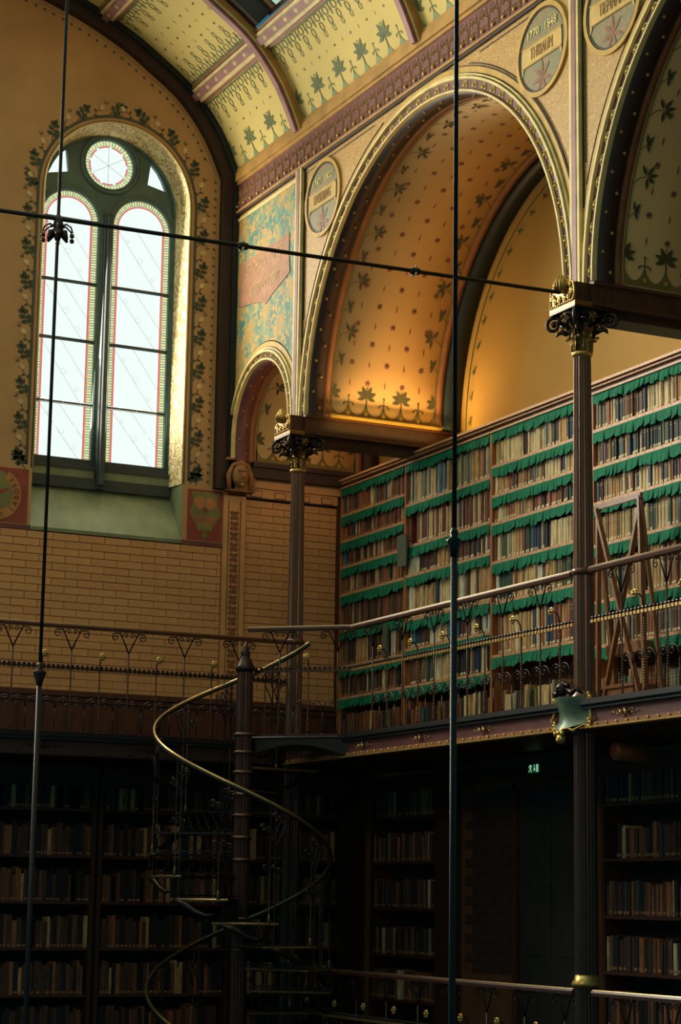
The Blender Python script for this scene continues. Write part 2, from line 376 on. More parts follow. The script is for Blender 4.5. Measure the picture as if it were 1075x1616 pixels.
# painted borders of the vault panels
def vmap(off=.006):
    def f(y, s):
        p, nn = vp(s, off); return (p.x, y, p.y)
    return f
def vault_paint(y0, y1, far):
    W_ = y1-y0; n = max(2, round(W_/.56)); per = W_/n
    g = []; lf = []
    for i in range(n):
        c0 = y0+per*i
        # green foot with two scallops per period
        for q in range(2):
            a = c0+per*q/2; b_ = a+per/2; top = .13
            arc = [(b_-(b_-a)*t, .075+top*(2*abs(t-.5))**2.2*1.0) for t in [k/10 for k in range(11)]]
            g.append([(a, .0), (b_, .0)]+arc)
        lf += xf(CROSS, c0+per/2, .16, 0, .22)
    for i in range(n+1):
        x = y0+per*i
        lf += [[(min(max(u, y0), y1), v) for u, v in p] for p in xf(PALM, x, .16, 0, .30)]
    paint('painted_border', g, vmap(.004), ceiling, 'vgreen')
    paint('painted_leaves', lf, vmap(.006), ceiling, 'vleaf')
    dots = [circ(y0+per*i/2, .07, .02, n=6) for i in range(1, 2*n)]
    paint('painted_dots', dots, vmap(.008), ceiling, 'cream')
    # top border: chain of loops
    ch = []; m = max(3, round(W_/.21))
    for sgn, sb_ in ((1, S1-.15),)+(((-1, S1+.15), (1, S2-.15)) if far else ()):
        for i in range(m):
            x = y0+W_*(i+.5)/m
            for (rx, cy, r) in ((.055, .05, .05), (.04, .16, .055), (.03, .25, .04)):
                o = circ(x, sb_-sgn*cy, r, rx=rx/r, n=10); inn = circ(x, sb_-sgn*cy, r*.74, rx=rx/r*.9, n=10)
                for k in range(10): ch.append([o[k], o[(k+1) % 10], inn[(k+1) % 10], inn[k]])
            ch.append(linep(x+W_/m/2, sb_, x+W_/m/2, sb_-sgn*.13, .018)); ch.append(linep(x+W_/m/2-.03, sb_-sgn*.07, x+W_/m/2+.03, sb_-sgn*.07, .014))
        ch.append([(y0, sb_-.008), (y1, sb_-.008), (y1, sb_+.012), (y0, sb_+.012)])
    paint('painted_chain', ch, vmap(.005), ceiling, 'vleaf')
    rd = []; ds = []
    rows = [(.55, S1-.5)]+([(S1+.5, S2-.5)] if far else [])
    for a, b_ in rows:
        r = 0; s = a
        while s < b_+.02:
            k = 0; y = y0+(.18 if r % 2 else .34)
            while y < y1-.12:
                (rd if (r+k) % 2 == 0 else ds).extend(xf(CLOVER if (r+k) % 2 == 0 else DASH, y, s, 0, .07 if (r+k) % 2 == 0 else .06)); y += .19; k += 1
            s += .16; r += 1
    if rd: paint('painted_clovers', rd, vmap(.005), ceiling, 'red')
    if ds: paint('painted_dashes', ds, vmap(.005), ceiling, 'dash')
vault_paint(RIBS[0]+.09, YE-.13, True)
vault_paint(RIBS[1]+.09, RIBS[0]-.09, False)
vault_paint(RIBS[2]+.09, RIBS[1]-.09, False)
vault_paint(RIBS[3]+.09, RIBS[2]-.09, False)

# ---- end wall with window openings
wall = obj('wall_back', None, kind='structure')
WIN = dict(cx=-1.49, r=.91, sp=8.09, z0=4.08)
WIN2 = dict(cx=-4.73, r=1.42, sp=8.85, z0=4.08)
def wloop(W_, g=0):
    r = W_['r']+g
    return [(W_['cx']-r, W_['z0']-g), (W_['cx']+r, W_['z0']-g)]+circ(W_['cx'], W_['sp'], r, 0, PI, 24, True)
out = [(-9.46, 4.04), (-.02, 4.04)]+[(p.x, p.y+.0) for p in PF[::3]]
out = [(-9.46, 4.04), (0.0, 4.04), (0.0, 8.5)]+[(p.x, p.y) for p in PF[2::3] if p.x > -9.3]+[(-9.46, 8.5)]
b = MB(); b.slab([out, wloop(WIN), wloop(WIN2)], lambda u, v, w_: (u, YE+w_, v), .5)
b.build('plaster_face', 'plaster', wall)
b = MB(); b.box(-9.46, 2.0, YE+.02, YE+.3, ZL, 4.04); b.box(0, 2.0, YE+.02, YE+.3, 4.04, 4.85)
b.build('joint_backing', 'mortar', wall)
b = MB(); b.box(0, 2.0, YE, YE+.3, 4.85, 6.5); b.build('aisle_end_face', 'plaster', wall)
# dark band below the sill
b = MB(); b.box(-9.4, -.06, YE-.012, YE+.03, 4.035, 4.085); b.build('dark_band', 'maroon', wall)
# bricks
bw, bh, jt = .308, .0862, .005
bricks = []
row = 0; z = 4.03-bh
while z > 2.17:
    x0 = -2.744-(.0 if row % 2 == 0 else bw/2)-bw*4
    x = x0
    while x < -.07:
        a, b_ = x, min(x+bw, -.075)
        if b_-a > .03: bricks.append((a, b_, z, abs((a+b_)/2+1.4)))
        x += bw
    x = .222-(.0 if row % 2 == 0 else bw/2)
    row += 1; z -= bh
z = 4.64-bh; row = 0
while z > 2.17:
    x = .222-(.15 if row % 2 == 0 else 0)-.11
    while x < 1.42:
        a, b_ = max(x, .222), min(x+bw, 1.42)
        if b_-a > .03: bricks.append((a, b_, z, 1.4+abs((a+b_)/2)))
        x += bw
    row += 1; z -= bh
vis = [q for q in bricks if q[0] > -2.95 and q[2] > 2.25 and not (q[0] > .3 and q[2] < 2.45)]
vis.sort(key=lambda q: -q[2])
single = set(id(q) for q in vis[:300])
bcache = {}
def brick_mesh(L, k):
    key = (round(L, 2), k)
    if key not in bcache:
        g = jt/2; e = .004; b = MB()
        b.box(g, L-g, -.012+e, .02, g, bh-g); o = len(b.v)
        b.add([(g, -.008, g), (L-g, -.008, g), (L-g, -.008, bh-g), (g, -.008, bh-g), (g+e, -.013, g+e), (L-g-e, -.013, g+e), (L-g-e, -.013, bh-g-e), (g+e, -.013, bh-g-e)],
              [(4, 5, 6, 7), (0, 1, 5, 4), (1, 2, 6, 5), (2, 3, 7, 6), (3, 0, 4, 7)])
        bcache[key] = b.mesh('brick', 'brickB' if k else 'brick')
    return bcache[key]
rest = MB()
for q in bricks:
    L = q[1]-q[0]; dy = random.uniform(0, .003)
    if id(q) in single:
        obj('brick', brick_mesh(L, random.random() < .4), wall, (q[0], YE+dy, q[2]))
    else: rest.box(q[0]+jt/2, q[1]-jt/2, YE-.01+dy, YE+.02, q[2]+jt/2, q[2]+bh-jt/2)
rest.build('brick_courses', 'brick', wall, kind='stuff')

# painted leaf border around the windows
def wallmap(off): return lambda u, v: (u, YE-off, v)
def win_border(W_, zb):
    def path(g, step):
        """points + outward normals round the opening at offset g"""
        r = W_['r']+g; o = []; z = zb
        while z < W_['sp']: o.append((W_['cx']-r, z, PI)); z += step
        L = PI*r; n = int(L/step)
        for i in range(n+1):
            a = PI-PI*i/n; o.append((W_['cx']+r*math.cos(a), W_['sp']+r*math.sin(a), a))
        z = W_['sp']-step
        while z > zb-.01: o.append((W_['cx']+r, z, 0)); z -= step
        return o
    lf = []; fl = []
    for i, (x, z, a) in enumerate(path(.085, .205)):
        ux, uz = math.cos(a), math.sin(a); sg_ = 1 if a < PI/2 else -1; vx, vz = -sg_*uz, sg_*ux
        fr = lambda polys, k: [[(x+(ux*p+vx*q)*k, z+(uz*p+vz*q)*k) for p, q in pl] for pl in polys]
        if i % 2 == 0: lf += fr(WSPRIG, .235)
        else: lf += fr(WSTEM, .2); fl += fr([[(.34, .42), (.58, .38), (.78, .62), (.62, .80), (.38, .70)]], .165)
    bd = []; P0 = path(.055, .1); P1 = path(.095, .1)
    q0 = [(p[0], p[1]) for p in P0]
    for i in range(len(P0)-1):
        a, c = P0[i], P0[i+1]; g = .035
        bd.append([(a[0], a[1]), (c[0], c[1]), (c[0]+g*math.cos(c[2]), c[1]+g*math.sin(c[2])), (a[0]+g*math.cos(a[2]), a[1]+g*math.sin(a[2]))])
    for sx in (-1, 1):
        x = W_['cx']+sx*(W_['r']+.07); lf += xf(PALM, x+sx*.1, zb-.03, 0, .2)
        bd.append([(x, zb), (x+sx*.1, zb), (x+sx*.1, zb+.04), (x, zb+.04)])
    paint('painted_leaves', lf, wallmap(.006), wall, 'wleaf'); paint('painted_flowers', fl, wallmap(.009), wall, 'white')
    paint('painted_band', bd, wallmap(.003), wall, 'wband')
win_border(WIN, 4.78); win_border(WIN2, 4.78)
# little crosses along the wall rib
cr = []
z = 4.8
while z < 8.5: cr += xf([linep(0, -.5, 0, .5, .2), linep(-.4, 0, .4, 0, .2)], -.265, z, R(45), .045); z += .105
s = .35
while s < ST/2:
    p, nn = vp(s, .3); cr += xf([linep(0, -.5, 0, .5, .2), linep(-.4, 0, .4, 0, .2)], p.x, p.y, R(45), .05); s += .125
paint('painted_crosses', cr, wallmap(.004), wall, 'wleaf')
cr = [[(-.245, 4.75), (-.236, 4.75), (-.236, 8.3), (-.245, 8.3)]]
for i in range(60):
    p, nn = vp(.1+i*.1, .235); q, n2 = vp(.1+(i+1)*.1, .235); cr.append([(p.x, p.y), (q.x, q.y), (q.x+n2.x*.01, q.y+n2.y*.01), (p.x+nn.x*.01, p.y+nn.y*.01)])
paint('painted_line', cr, wallmap(.003), wall, 'tan')
# the dark wall rib following the vault, and its straight leg
b = MB(); path = []
for z in (4.72, 6, 7.5, 8.2): path.append(((0, YE, z), (0, 1, 0), (-1, 0, 0)))
for i in range(61):
    p, nn = vp(.04+(ST-.08)*i/60); path.append(((p.x, YE, p.y), (0, 1, 0), (nn.x, 0, nn.y)))
b.sweep(path, [(-.11, -.02), (.01, -.02), (.01, .2), (-.11, .2)], k=0)
b.sweep(path, [(-.15, -.02), (-.11, -.02), (-.11, .07), (-.15, .07)], k=1)
b.build('wall_rib', ['brown', 'teal'], wall)
# painted shields left and right of the sill
def shield(cx, wdt, z0, z1, right):
    b = MB(); b.box(cx-wdt/2, cx+wdt/2, YE-.006, YE, z0, z1, 0)
    s = min(wdt, z1-z0)/2; cz = (z0+z1)/2
    if right:
        S = [(-.85, .95), (.85, .95), (.7, .6), (.95, .1), (.6, -.35), (.3, -.75), (0, -1), (-.3, -.75), (-.6, -.35), (-.95, .1), (-.7, .6)]
        b.poly([[(cx+u*wdt*.48, cz+v*(z1-z0)*.48) for u, v in S]], wallmap(.010), 1)
        for k in (-1, 1): b.poly([circ(cx+k*.07, cz+.14, .075, n=14)], wallmap(.013), 2)
        b.poly([[(cx-.13, cz-.02), (cx+.13, cz-.02), (cx+.1, cz-.1), (cx-.1, cz-.1)]], wallmap(.013), 2)
        for q in range(3): b.poly([linep(cx-.12, cz-.035-q*.022, cx+.12, cz-.035-q*.022, .006)], wallmap(.016), 0)
        for k in (-1, 1): b.poly([circ(cx+k*.04, cz-.2, .03, n=8)], wallmap(.013), 0)
        b.poly([circ(cx, cz+.06, .03, n=9)], wallmap(.016), 0)
    else:
        b.poly([circ(cx-.1, cz, .27, n=24)], wallmap(.010), 1)
        o = circ(cx-.1, cz, .30, R(-100), R(60), 16, True); i_ = circ(cx-.1, cz, .20, R(-100), R(60), 16, True)
        for k in range(16): b.poly([[o[k], o[k+1], i_[k+1], i_[k]]], wallmap(.014), 2)
        for k in range(5): b.poly([leafp(cx-.12, cz, R(70*k+20), .2, .05)], wallmap(.013), 0)
    return b.build('painted_shield', ['shield', 'shieldG', 'shieldT'], wall)
shield(-.29, .44, 4.1, 4.70, True); shield(-2.72, .56, 4.1, 4.72, False)
def text(s, mp_, size, m, parent, name='lettering', ext=.0015):
    """flat letters: curve text converted to a mesh, placed by a 4x4 matrix"""
    cu = bpy.data.curves.new('lettering', 'FONT'); cu.body = s; cu.size = size; cu.align_x = 'CENTER'; cu.align_y = 'CENTER'; cu.extrude = ext; cu.resolution_u = 2
    o = bpy.data.objects.new('t', cu); C.objects.link(o); dg = bpy.context.evaluated_depsgraph_get()
    me = bpy.data.meshes.new_from_object(o.evaluated_get(dg)); bpy.data.objects.remove(o)
    me.transform(mp_); me.materials.clear(); me.materials.append(M[m])
    return obj(name, me, parent)
FX = Matrix.Rotation(PI/2, 4, 'X')        # text facing -Y
for i, ch in enumerate('ET LABORE'):
    if ch == ' ': continue
    a = R(-88+i*16.5); px, pz = -2.82+.25*math.cos(a), 4.41+.25*math.sin(a)
    text(ch, Matrix.Translation((px, YE-.017, pz)) @ FX @ Matrix.Rotation(a+PI/2, 4, 'Z'), .085, 'textD', wall)
# pilaster with stone ornament, and the carved head above it
b = MB(); b.box(-.065, .215, YE-.03, YE+.03, 2.2, 4.66); b.box(-.065, -.01, YE-.04, YE-.03, 2.2, 4.66); b.box(.16, .215, YE-.04, YE-.03, 2.2, 4.66)
b.build('pilaster', 'brick', wall)
orn = MB()
for r_ in ((-.03, -.03), (.03, -.03), (-.03, .03), (.03, .03)): orn.lathe([(.012, -.004), (.024, -.008), (.024, 0)], 7, (r_[0], 0, r_[1]), axis='y')
orn.box(-.004, .004, -.006, 0, -.045, .045); orn.box(-.055, -.04, -.006, 0, .04, .048); orn.box(.04, .055, -.006, 0, .04, .048); orn.box(-.02, .02, -.006, 0, -.004, .004)
om = orn.mesh('ornament', 'orange')
z = 2.3
while z < 4.55: obj('ornament', om, wall, (.075, YE-.031, z)); z += .125
b = MB()
for x in (.0, .15): b.box(x-.004, x+.004, YE-.0335, YE-.03, 2.25, 4.6)
b.build('ornament_line', 'mortar', wall)
hd = obj('carved_head', None, wall, (.08, YE-.05, 4.86), label='carved stone head bracket under the small arch')
b = MB(); b.box(-.15, .20, -.10, .08, -.16, .20); b.box(-.17, .22, -.12, .08, .20, .23); b.build('bracket_block', 'stone', hd)
b = MB(); b.ball((0, -.12, .02), (.105, .09, .14), 14); b.ball((0, -.21, .0), (.018, .03, .035), 8)
b.ball((-.04, -.195, .045), (.02, .012, .01), 8); b.ball((.04, -.195, .045), (.02, .012, .01), 8); b.ball((0, -.2, -.065), (.04, .014, .01), 8)
b.ball((0, -.19, -.1), (.035, .03, .03), 8); b.box(-.06, .06, -.215, -.19, .06, .072); b.build('carved_face', 'stone', hd, True)
b = MB()
for k in range(3):
    o = [(-(.125+k*.012), -.10-.02*k, -.14), (-(.135+k*.01), -.11, .02), (-(.1), -.12, .14), (0, -.13, .175+.01*k), (.1, -.12, .14), (.135+k*.01, -.11, .02), (.125+k*.012, -.1, -.14)]
    b.tube(o, .022, 6)
b.build('carved_hood', 'stone', hd, True)
# cornice over the aisle end wall with tan fascia and sunk panels
b = MB(); b.box(.22, 1.8, YE-.18, YE, 4.88, 5.02, 0); b.box(.22, 1.8, YE-.22, YE, 5.0, 5.06, 0); b.box(.22, 1.45, YE-.07, YE, 4.78, 4.88, 1); b.box(.22, 1.42, YE-.04, YE, 4.65, 4.78, 1); b.box(.22, 1.42, YE-.05, YE, 4.65, 4.665, 0)
for k in range(4):
    x = .27+k*.31
    b.box(x, x+.15, YE-.044, YE-.04, 4.67, 4.75, 0); b.box(x+.008, x+.142, YE-.047, YE-.044, 4.678, 4.742, 1)
b.build('aisle_cornice', ['brown', 'brick'], wall)
# wainscot along the end gallery
b = MB(); b.box(-9.4, 1.4, YE-.08, YE, ZD, 2.19, 0); b.box(-9.4, 1.4, YE-.12, YE, 2.19, 2.25, 1); b.box(-9.4, 1.4, YE-.1, YE, 2.13, 2.17, 1)
b.build('wainscot', ['woodD', 'woodP'], wall)
pm = MB(); pm.box(-.12, .12, -.012, 0, 0, .40); pm.box(-.09, .09, -.022, -.012, .04, .36); pmm = pm.mesh('panel', 'woodP')
x = -3.5
while x < 1.3: obj('panel', pmm, wall, (x, YE-.08, 1.69)); x += .29

# ---- windows
def window(name, W_, lights, zb, bars, spring, circle, rr, tri):
    w0 = obj(name, None, kind='structure'); YF = 22.68; cx, r, sp = W_['cx'], W_['r'], W_['sp']
    # reveal (splayed), lower part green sill stone
    b = MB(); N = 32
    o1 = [(cx+r, 4.75)]+circ(cx, sp, r, 0, PI, N, True)+[(cx-r, 4.75)]
    i1 = [(cx+r-.05, 4.75)]+circ(cx, sp, r-.05, 0, PI, N, True)+[(cx-r+.05, 4.75)]
    vs = [(x, YE, z) for x, z in o1]+[(x, 22.68, z) for x, z in i1]; n = len(o1)
    b.add(vs, [(i, i+1, n+i+1, n+i) for i in range(n-1)]); b.build('reveal', 'spandrel2', w0, True)
    for off, rad, m in ((0, .012, 'cream'), (.015, .008, 'orange')):
        b = MB(); b.tube([(x, YE-.002, z) for x, z in [(cx+r+off, 4.75)]+circ(cx, sp, r+off, 0, PI, N, True)+[(cx-r-off, 4.75)]], rad, 5); b.build('reveal_bead', m, w0, True)
    b = MB()
    for sx in (-1, 1):
        b.add([(cx+sx*r, YE, 4.08), (cx+sx*(r-.02), 22.68, 4.64), (cx+sx*(r-.02), 22.68, 4.75), (cx+sx*r, YE, 4.75)], [(0, 1, 2, 3)])
    b.add([(cx-r, YE-.02, 4.08), (cx+r, YE-.02, 4.08), (cx+r-.02, 22.68, 4.64), (cx-r+.02, 22.68, 4.64), (cx-r, YE-.02, 4.04), (cx+r, YE-.02, 4.04), (cx+r, 22.68, 4.04), (cx-r, 22.68, 4.04)],
          [(0, 1, 2, 3), (4, 5, 1, 0)])
    b.build('sill', 'sill', w0)
    # frame slab with holes
    holes = []; L0 = []
    for (a, c_) in lights:
        m_ = (a+c_)/2; q = (c_-a)/2
        lp = [(a, zb), (c_, zb)]+circ(m_, spring, q, 0, PI, 16, True); holes.append(lp); L0.append((m_, q, lp))
    holes.append(circ(circle[0], circle[1], circle[2], n=32)); holes += tri
    ri = r-.02
    outl = [(cx-ri, 4.64), (cx+ri, 4.64)]+circ(cx, sp, ri, 0, PI, N, True)
    b = MB(); b.slab([outl]+holes, lambda u, v, w_: (u, YF+w_, v), .12); b.build('frame', 'frame', w0)
    # moulded rings round each light
    b = MB()
    for (m_, q, lp) in L0:
        for off, rad in ((.045, .022), (.02, .012)):
            p2 = [(m_-q-off, zb), ]+circ(m_, spring, q+off, PI, 0, 18, True)+[(m_+q+off, zb)]
            b.tube([(x, YF-.01, z) for x, z in p2], rad, 6)
    for off, rad in ((.05, .025), (.02, .014)):
        b.tube([(x, YF-.012, z) for x, z in circ(circle[0], circle[1], circle[2]+off, 0, 2*PI, 36, True)], rad, 6)
    b.tube([(x, YF-.01, z) for x, z in [(cx+ri-.03, 4.7)]+circ(cx, sp, ri-.03, 0, PI, N, True)+[(cx-ri+.03, 4.7)]], .025, 6)
    b.build('frame_moulding', 'frame', w0, True)
    b = MB()
    ml = (lights[0][1]+lights[1][0])/2
    b.box(ml-.045, ml+.045, YF-.11, YF, 4.64, spring+.1); b.tube([(ml, YF-.13, 4.68), (ml, YF-.13, spring+.05)], .035, 8); b.build('mullion', 'frameD', w0)
    b = MB(); b.box(cx-ri, cx+ri, YF-.07, YF, 4.63, 4.76, 1); b.box(cx-ri, ml-.06, YF-.05, YF+.02, 4.76, 4.86, 0); b.box(ml+.06, cx+ri, YF-.05, YF+.02, 4.76, 4.86, 0)
    b.box(cx-ri, ml-.06, YF-.07, YF+.02, 4.86, 4.9, 1); b.box(ml+.06, cx+ri, YF-.07, YF+.02, 4.86, 4.9, 1); b.box(cx-ri, ml-.06, YF-.02, YF+.02, 4.9, zb+.005, 1); b.box(ml+.06, cx+ri, YF-.02, YF+.02, 4.9, zb+.005, 1)
    b.build('bottom_rail', ['sill', 'frameD'], w0)
    # panes between the bars
    YG = YF+.06
    for (m_, q, lp) in L0:
        zz = [zb]+[z for z in bars]+[None]
        for i in range(len(zz)-1):
            za = zz[i]
            if zz[i+1] is None: lp2 = [(m_-q, za), (m_+q, za)]+circ(m_, spring, q, 0, PI, 16, True)
            else: lp2 = [(m_-q, za), (m_+q, za), (m_+q, zz[i+1]), (m_-q, zz[i+1])]
            b = MB(); b.poly([lp2], lambda u, v: (u, YG, v)); b.build('pane', 'pane', w0)
            # fine leading: diagonals and rosettes
            if zz[i+1]:
                b = MB(); h = zz[i+1]-za
                for k in (0, 1):
                    b.box(-.0015, .0015, 0, .002, 0, math.hypot(q*1.5, h), 0, Matrix.Translation((m_-q*.85+k*.25, YG-.004, za+h)) @ Matrix.Rotation(PI-math.atan2(q*1.5, h), 4, 'Y') )
                for (dx, dz) in ((0, h/2), (.16, h*.22), (-.16, h*.8)):
                    b.tube([(x, YG-.004, z) for x, z in circ(m_+dx, za+dz, .035 if dx == 0 else .022, 0, 2*PI, 8, True)], .0014, 3, cap=False)
                b.build('leading', 'leadL', w0)
        # red line and beaded border
        for side in (-1, 1):
            b = MB(); x = m_+side*(q-.078); b.box(x-.011, x+.011, YG-.004, YG-.002, zb, spring, 0)
            z = zb
            k = 0
            while z < spring-.02:
                x1 = m_+side*(q-.03)
                b.box(x1-.027, x1+.027, YG-.004, YG-.002, z+.003, z+.030, 2 if k % 3 == 0 else 1)
                b.box(x1-.028, x1+.028, YG-.0045, YG-.0025, z-.0035, z+.0035, 3); z += .032; k += 1
            b.box(m_+side*(q-.062)-.002, m_+side*(q-.062)+.002, YG-.005, YG-.002, zb, spring, 3)
            b.build('stained_border', ['paneR', 'paneY', 'paneG', 'lead'], w0)
        b = MB()
        ring(b, m_, spring, q, 0, PI, YG, 34); b.build('stained_border', ['paneR', 'paneY', 'paneG', 'lead'], w0)
    b = MB(); b.poly([circ(circle[0], circle[1], circle[2], n=32)], lambda u, v: (u, YG, v)); b.build('pane', 'pane', w0)
    b = MB(); ring(b, circle[0], circle[1], circle[2], 0, 2*PI, YG, 44)
    for k in range(3): b.box(-.0015, .0015, YG-.004, YG-.002, -circle[2]*.8, circle[2]*.8, 3, Matrix.Translation((circle[0], 0, circle[1])) @ Matrix.Rotation(PI*k/3, 4, 'Y'))
    b.build('stained_border', ['paneR', 'paneY', 'paneG', 'lead'], w0)
    for t in tri:
        b = MB(); b.poly([t], lambda u, v: (u, YG, v)); b.build('pane', 'pane', w0)
    # horizontal bars
    for (m_, q, lp) in L0:
        for z in bars:
            b = MB(); b.tube([(m_-q-.01, YG-.03, z), (m_+q+.01, YG-.03, z)], .021, 6)
            for k in range(3): b.ball((m_-q*.6+k*q*.6, YG-.05, z), .012, 5)
            b.build('glazing_bar', 'frameD', w0)
    return w0
def ring(b, cx, cz, r, a0, a1, y, n):
    for i in range(n):
        for r0, r1, k, g in ((r-.004, r-.052, 1 if i % 3 else 2, .08), (r-.062, r-.08, 0, .0)):
            A = a0+(a1-a0)*(i+g)/n; B = a0+(a1-a0)*(i+1-g)/n
            if k == 0 and i % 5 == 0 and a1-a0 > 4: continue
            b.poly([[(cx+r0*math.cos(A), cz+r0*math.sin(A)), (cx+r0*math.cos(B), cz+r0*math.sin(B)), (cx+r1*math.cos(B), cz+r1*math.sin(B)), (cx+r1*math.cos(A), cz+r1*math.sin(A))]], lambda u, v: (u, y-.003, v), k)
        A = a0+(a1-a0)*i/n
        b.poly([[(cx+r*math.cos(A-.01), cz+r*math.sin(A-.01)), (cx+r*math.cos(A+.01), cz+r*math.sin(A+.01)), (cx+(r-.055)*math.cos(A+.012), cz+(r-.055)*math.sin(A+.012)), (cx+(r-.055)*math.cos(A-.012), cz+(r-.055)*math.sin(A-.012))]], lambda u, v: (u, y-.004, v), 3)
    q = circ(cx, cz, r-.057, a0, a1, n, True); b.tube([(x, y-.004, z) for x, z in q], .0025, 3, 3, cap=False)
window('window_1', WIN, [(-2.29, -1.585), (-1.40, -.672)], 4.98, [5.645, 6.407, 7.11, 7.866], 7.866, (-1.475, 8.615, .305), .04,
       [[(-.955, 8.72), (-.99, 8.44), (-.74, 8.385), (-.80, 8.52), (-.86, 8.62)], [(-2.02, 8.72), (-1.985, 8.44), (-2.24, 8.385), (-2.18, 8.52), (-2.12, 8.62)]])
window('window_2', WIN2, [(-6.02, -4.85), (-4.61, -3.44)], 4.98, [5.9, 6.8, 7.7, 8.5], 8.5, (-4.73, 9.6, .42), .04,
       [[(-3.95, 9.72), (-4.0, 9.35), (-3.62, 9.28)], [(-5.51, 9.72), (-5.46, 9.35), (-5.84, 9.28)]])

# ---- arcade wall (right), arches and barrel vaults
YA = 17.50; RA = 2.77; ZS = 5.2; BAY = 5.71
arc = obj('wall_right', None, kind='structure')
hol = []
hol.append([(YA+RA*math.cos(a), ZS+RA*math.sin(a)) for a in [PI*i/48 for i in range(49)]])
hol.append([(YA-BAY+RA*math.cos(a), ZS+RA*math.sin(a)) for a in [PI*i/48 for i in range(49)]])
SA = (21.345, 5.3, .885)
outl = [(YE, 5.0), (SA[0]+SA[2], 5.0)]+[(SA[0]+SA[2]*math.cos(PI*i/24), SA[1]+SA[2]*math.sin(PI*i/24)) for i in range(25)]+[(SA[0]-SA[2], 5.0), (YA+RA, 5.0)]
outl += hol[0]+[(YA-RA, 5.0), (YA-BAY+RA, 5.0)]+hol[1]+[(YA-BAY-RA, 5.0), (8.5, 5.0), (8.5, 8.62), (YE, 8.62)]
b = MB(); b.slab([outl], lambda u, v, w_: (w_, u, v), .05); b.build('spandrel_face', 'spandrel', arc)
def arch_frames(yc, zs, r, n=48, lo=0):
    p = []
    if lo: p.append(((0, yc+r, zs-lo), (0, 1, 0), (-1, 0, 0)))
    for i in range(n+1):
        a = PI*i/n; p.append(((0, yc+r*math.cos(a), zs+r*math.sin(a)), (0, math.cos(a), math.sin(a)), (-1, 0, 0)))
    if lo: p.append(((0, yc-r, zs-lo), (0, -1, 0), (-1, 0, 0)))
    return p
def arch_face(yc, zs, r, lo, ringw=.145, nb=44):
    F = arch_frames(yc, zs, r, 48, lo); b = MB()
    b.sweep(F, [(.0, 0), (0, .055), (-.025, .055), (-.025, 0)], k=0)
    b.sweep(F, [(.03, -.02), (.03, .035), (.012, .035), (.012, -.02)], k=0)
    b.sweep(F, [(-.025, -.03), (-.025, .02), (-ringw+.02, .02), (-ringw+.02, -.03)], k=1)
    b.sweep(F, [(-ringw+.02, -.03), (-ringw+.02, .05), (-ringw, .05), (-ringw, -.03)], k=0)
    b.sweep(F, [(.042, -.02), (.042, .008), (.03, .008), (.03, -.02)], k=2)
    b.sweep(F, [(.10, -.02), (.10, .014), (.042, .014), (.042, -.02)], k=3)
    b.sweep(F, [(.112, -.02), (.112, .008), (.10, .008), (.10, -.02)], k=2)
    b.build('arch_ring', ['cream', 'maroon', 'brown', 'goldpaint'], arc)
    # scroll relief and beads
    sc = MB()
    for sx in (-1, 1):
        q = spiral(sx*.03, 0, .03, PI/2, 1.2, sx, 9); sc.tube([(-.004, u, v) for u, v in q], .0065, 4)
    sc.tube([(-.004, -.06, -.03), (-.004, -.03, .03), (-.004, 0, .035), (-.004, .03, .03), (-.004, .06, -.03)], .0055, 4)
    sm = sc.mesh('arch_scroll', 'cream'); bd = MB(); bd.ball((-.012, 0, -.01), .015, 7); bm = bd.mesh('arch_bead', 'gold', True)
    rm = r-ringw/2-.003
    for i in range(nb):
        a = PI*(i+.5)/nb; loc = (-.02, yc+rm*math.cos(a), zs+rm*math.sin(a)); rot = (a-PI/2, 0, 0)
        obj('arch_scroll', sm, arc, loc, rot); obj('arch_bead', bm, arc, loc, rot)
arch_face(YA, ZS, RA, .0); arch_face(YA-BAY, ZS, RA, .0); arch_face(SA[0], SA[1], SA[2], .22, .115, 17)
# frieze
b = MB(); b.box(-.02, .05, 8.5, YE-.02, 8.10, 8.43, 0); b.box(-.05, .05, 8.5, YE-.02, 8.075, 8.10, 1); b.box(-.045, .05, 8.5, YE-.02, 8.43, 8.47, 1); b.box(-.07, .05, 8.5, YE-.02, 8.47, 8.58, 1); b.box(-.055, .05, 8.5, YE-.02, 8.58, 8.63, 1)
b.box(-.03, .05, 8.5, YE-.02, 8.05, 8.075, 3)
b.build('frieze_band', ['maroon', 'tan', 'orange', 'brown'], arc)
pm = MB()
for sx in (-1, 1):
    q = spiral(sx*.045, .05, .042, PI/2*1.0, 1.1, sx, 10); pm.tube([(0, u, v) for u, v in q], .0055, 4)
    q = spiral(sx*.035, -.06, .035, -PI/2, 1.1, -sx, 10); pm.tube([(0, u, v) for u, v in q], .005, 4)
    pm.tube([(0, sx*.087, -.13), (0, sx*.085, 0), (0, sx*.05, .11), (0, 0, .135)], .0045, 4)
pmm = pm.mesh('frieze_palmette', 'tan'); bd = MB(); bd.ball((-.012, 0, -.105), .019, 8); bdm = bd.mesh('frieze_bead', 'gold', True)
y = YE-.15
while y > 13.0:
    obj('frieze_palmette', pmm, arc, (-.022, y, 8.265)); obj('frieze_bead', bdm, arc, (-.022, y, 8.265)); y -= .195
# vertical strips between the arches
for yc in (20.40, 20.40-BAY):
    b = MB(); b.box(-.05, .02, yc-.035, yc+.035, 5.2, 8.08, 0); b.box(-.045, .02, yc+.035, yc+.075, 5.2, 8.08, 1); b.box(-.045, .02, yc-.075, yc-.035, 5.2, 8.08, 1)
    b.box(-.006, .02, yc-.10, yc-.075, 5.9, 8.08, 2); b.build('pilaster_strip', ['mauve', 'cream', 'teal'], arc)  # narrow dark strip stands in for the shadow gap beside the pilaster
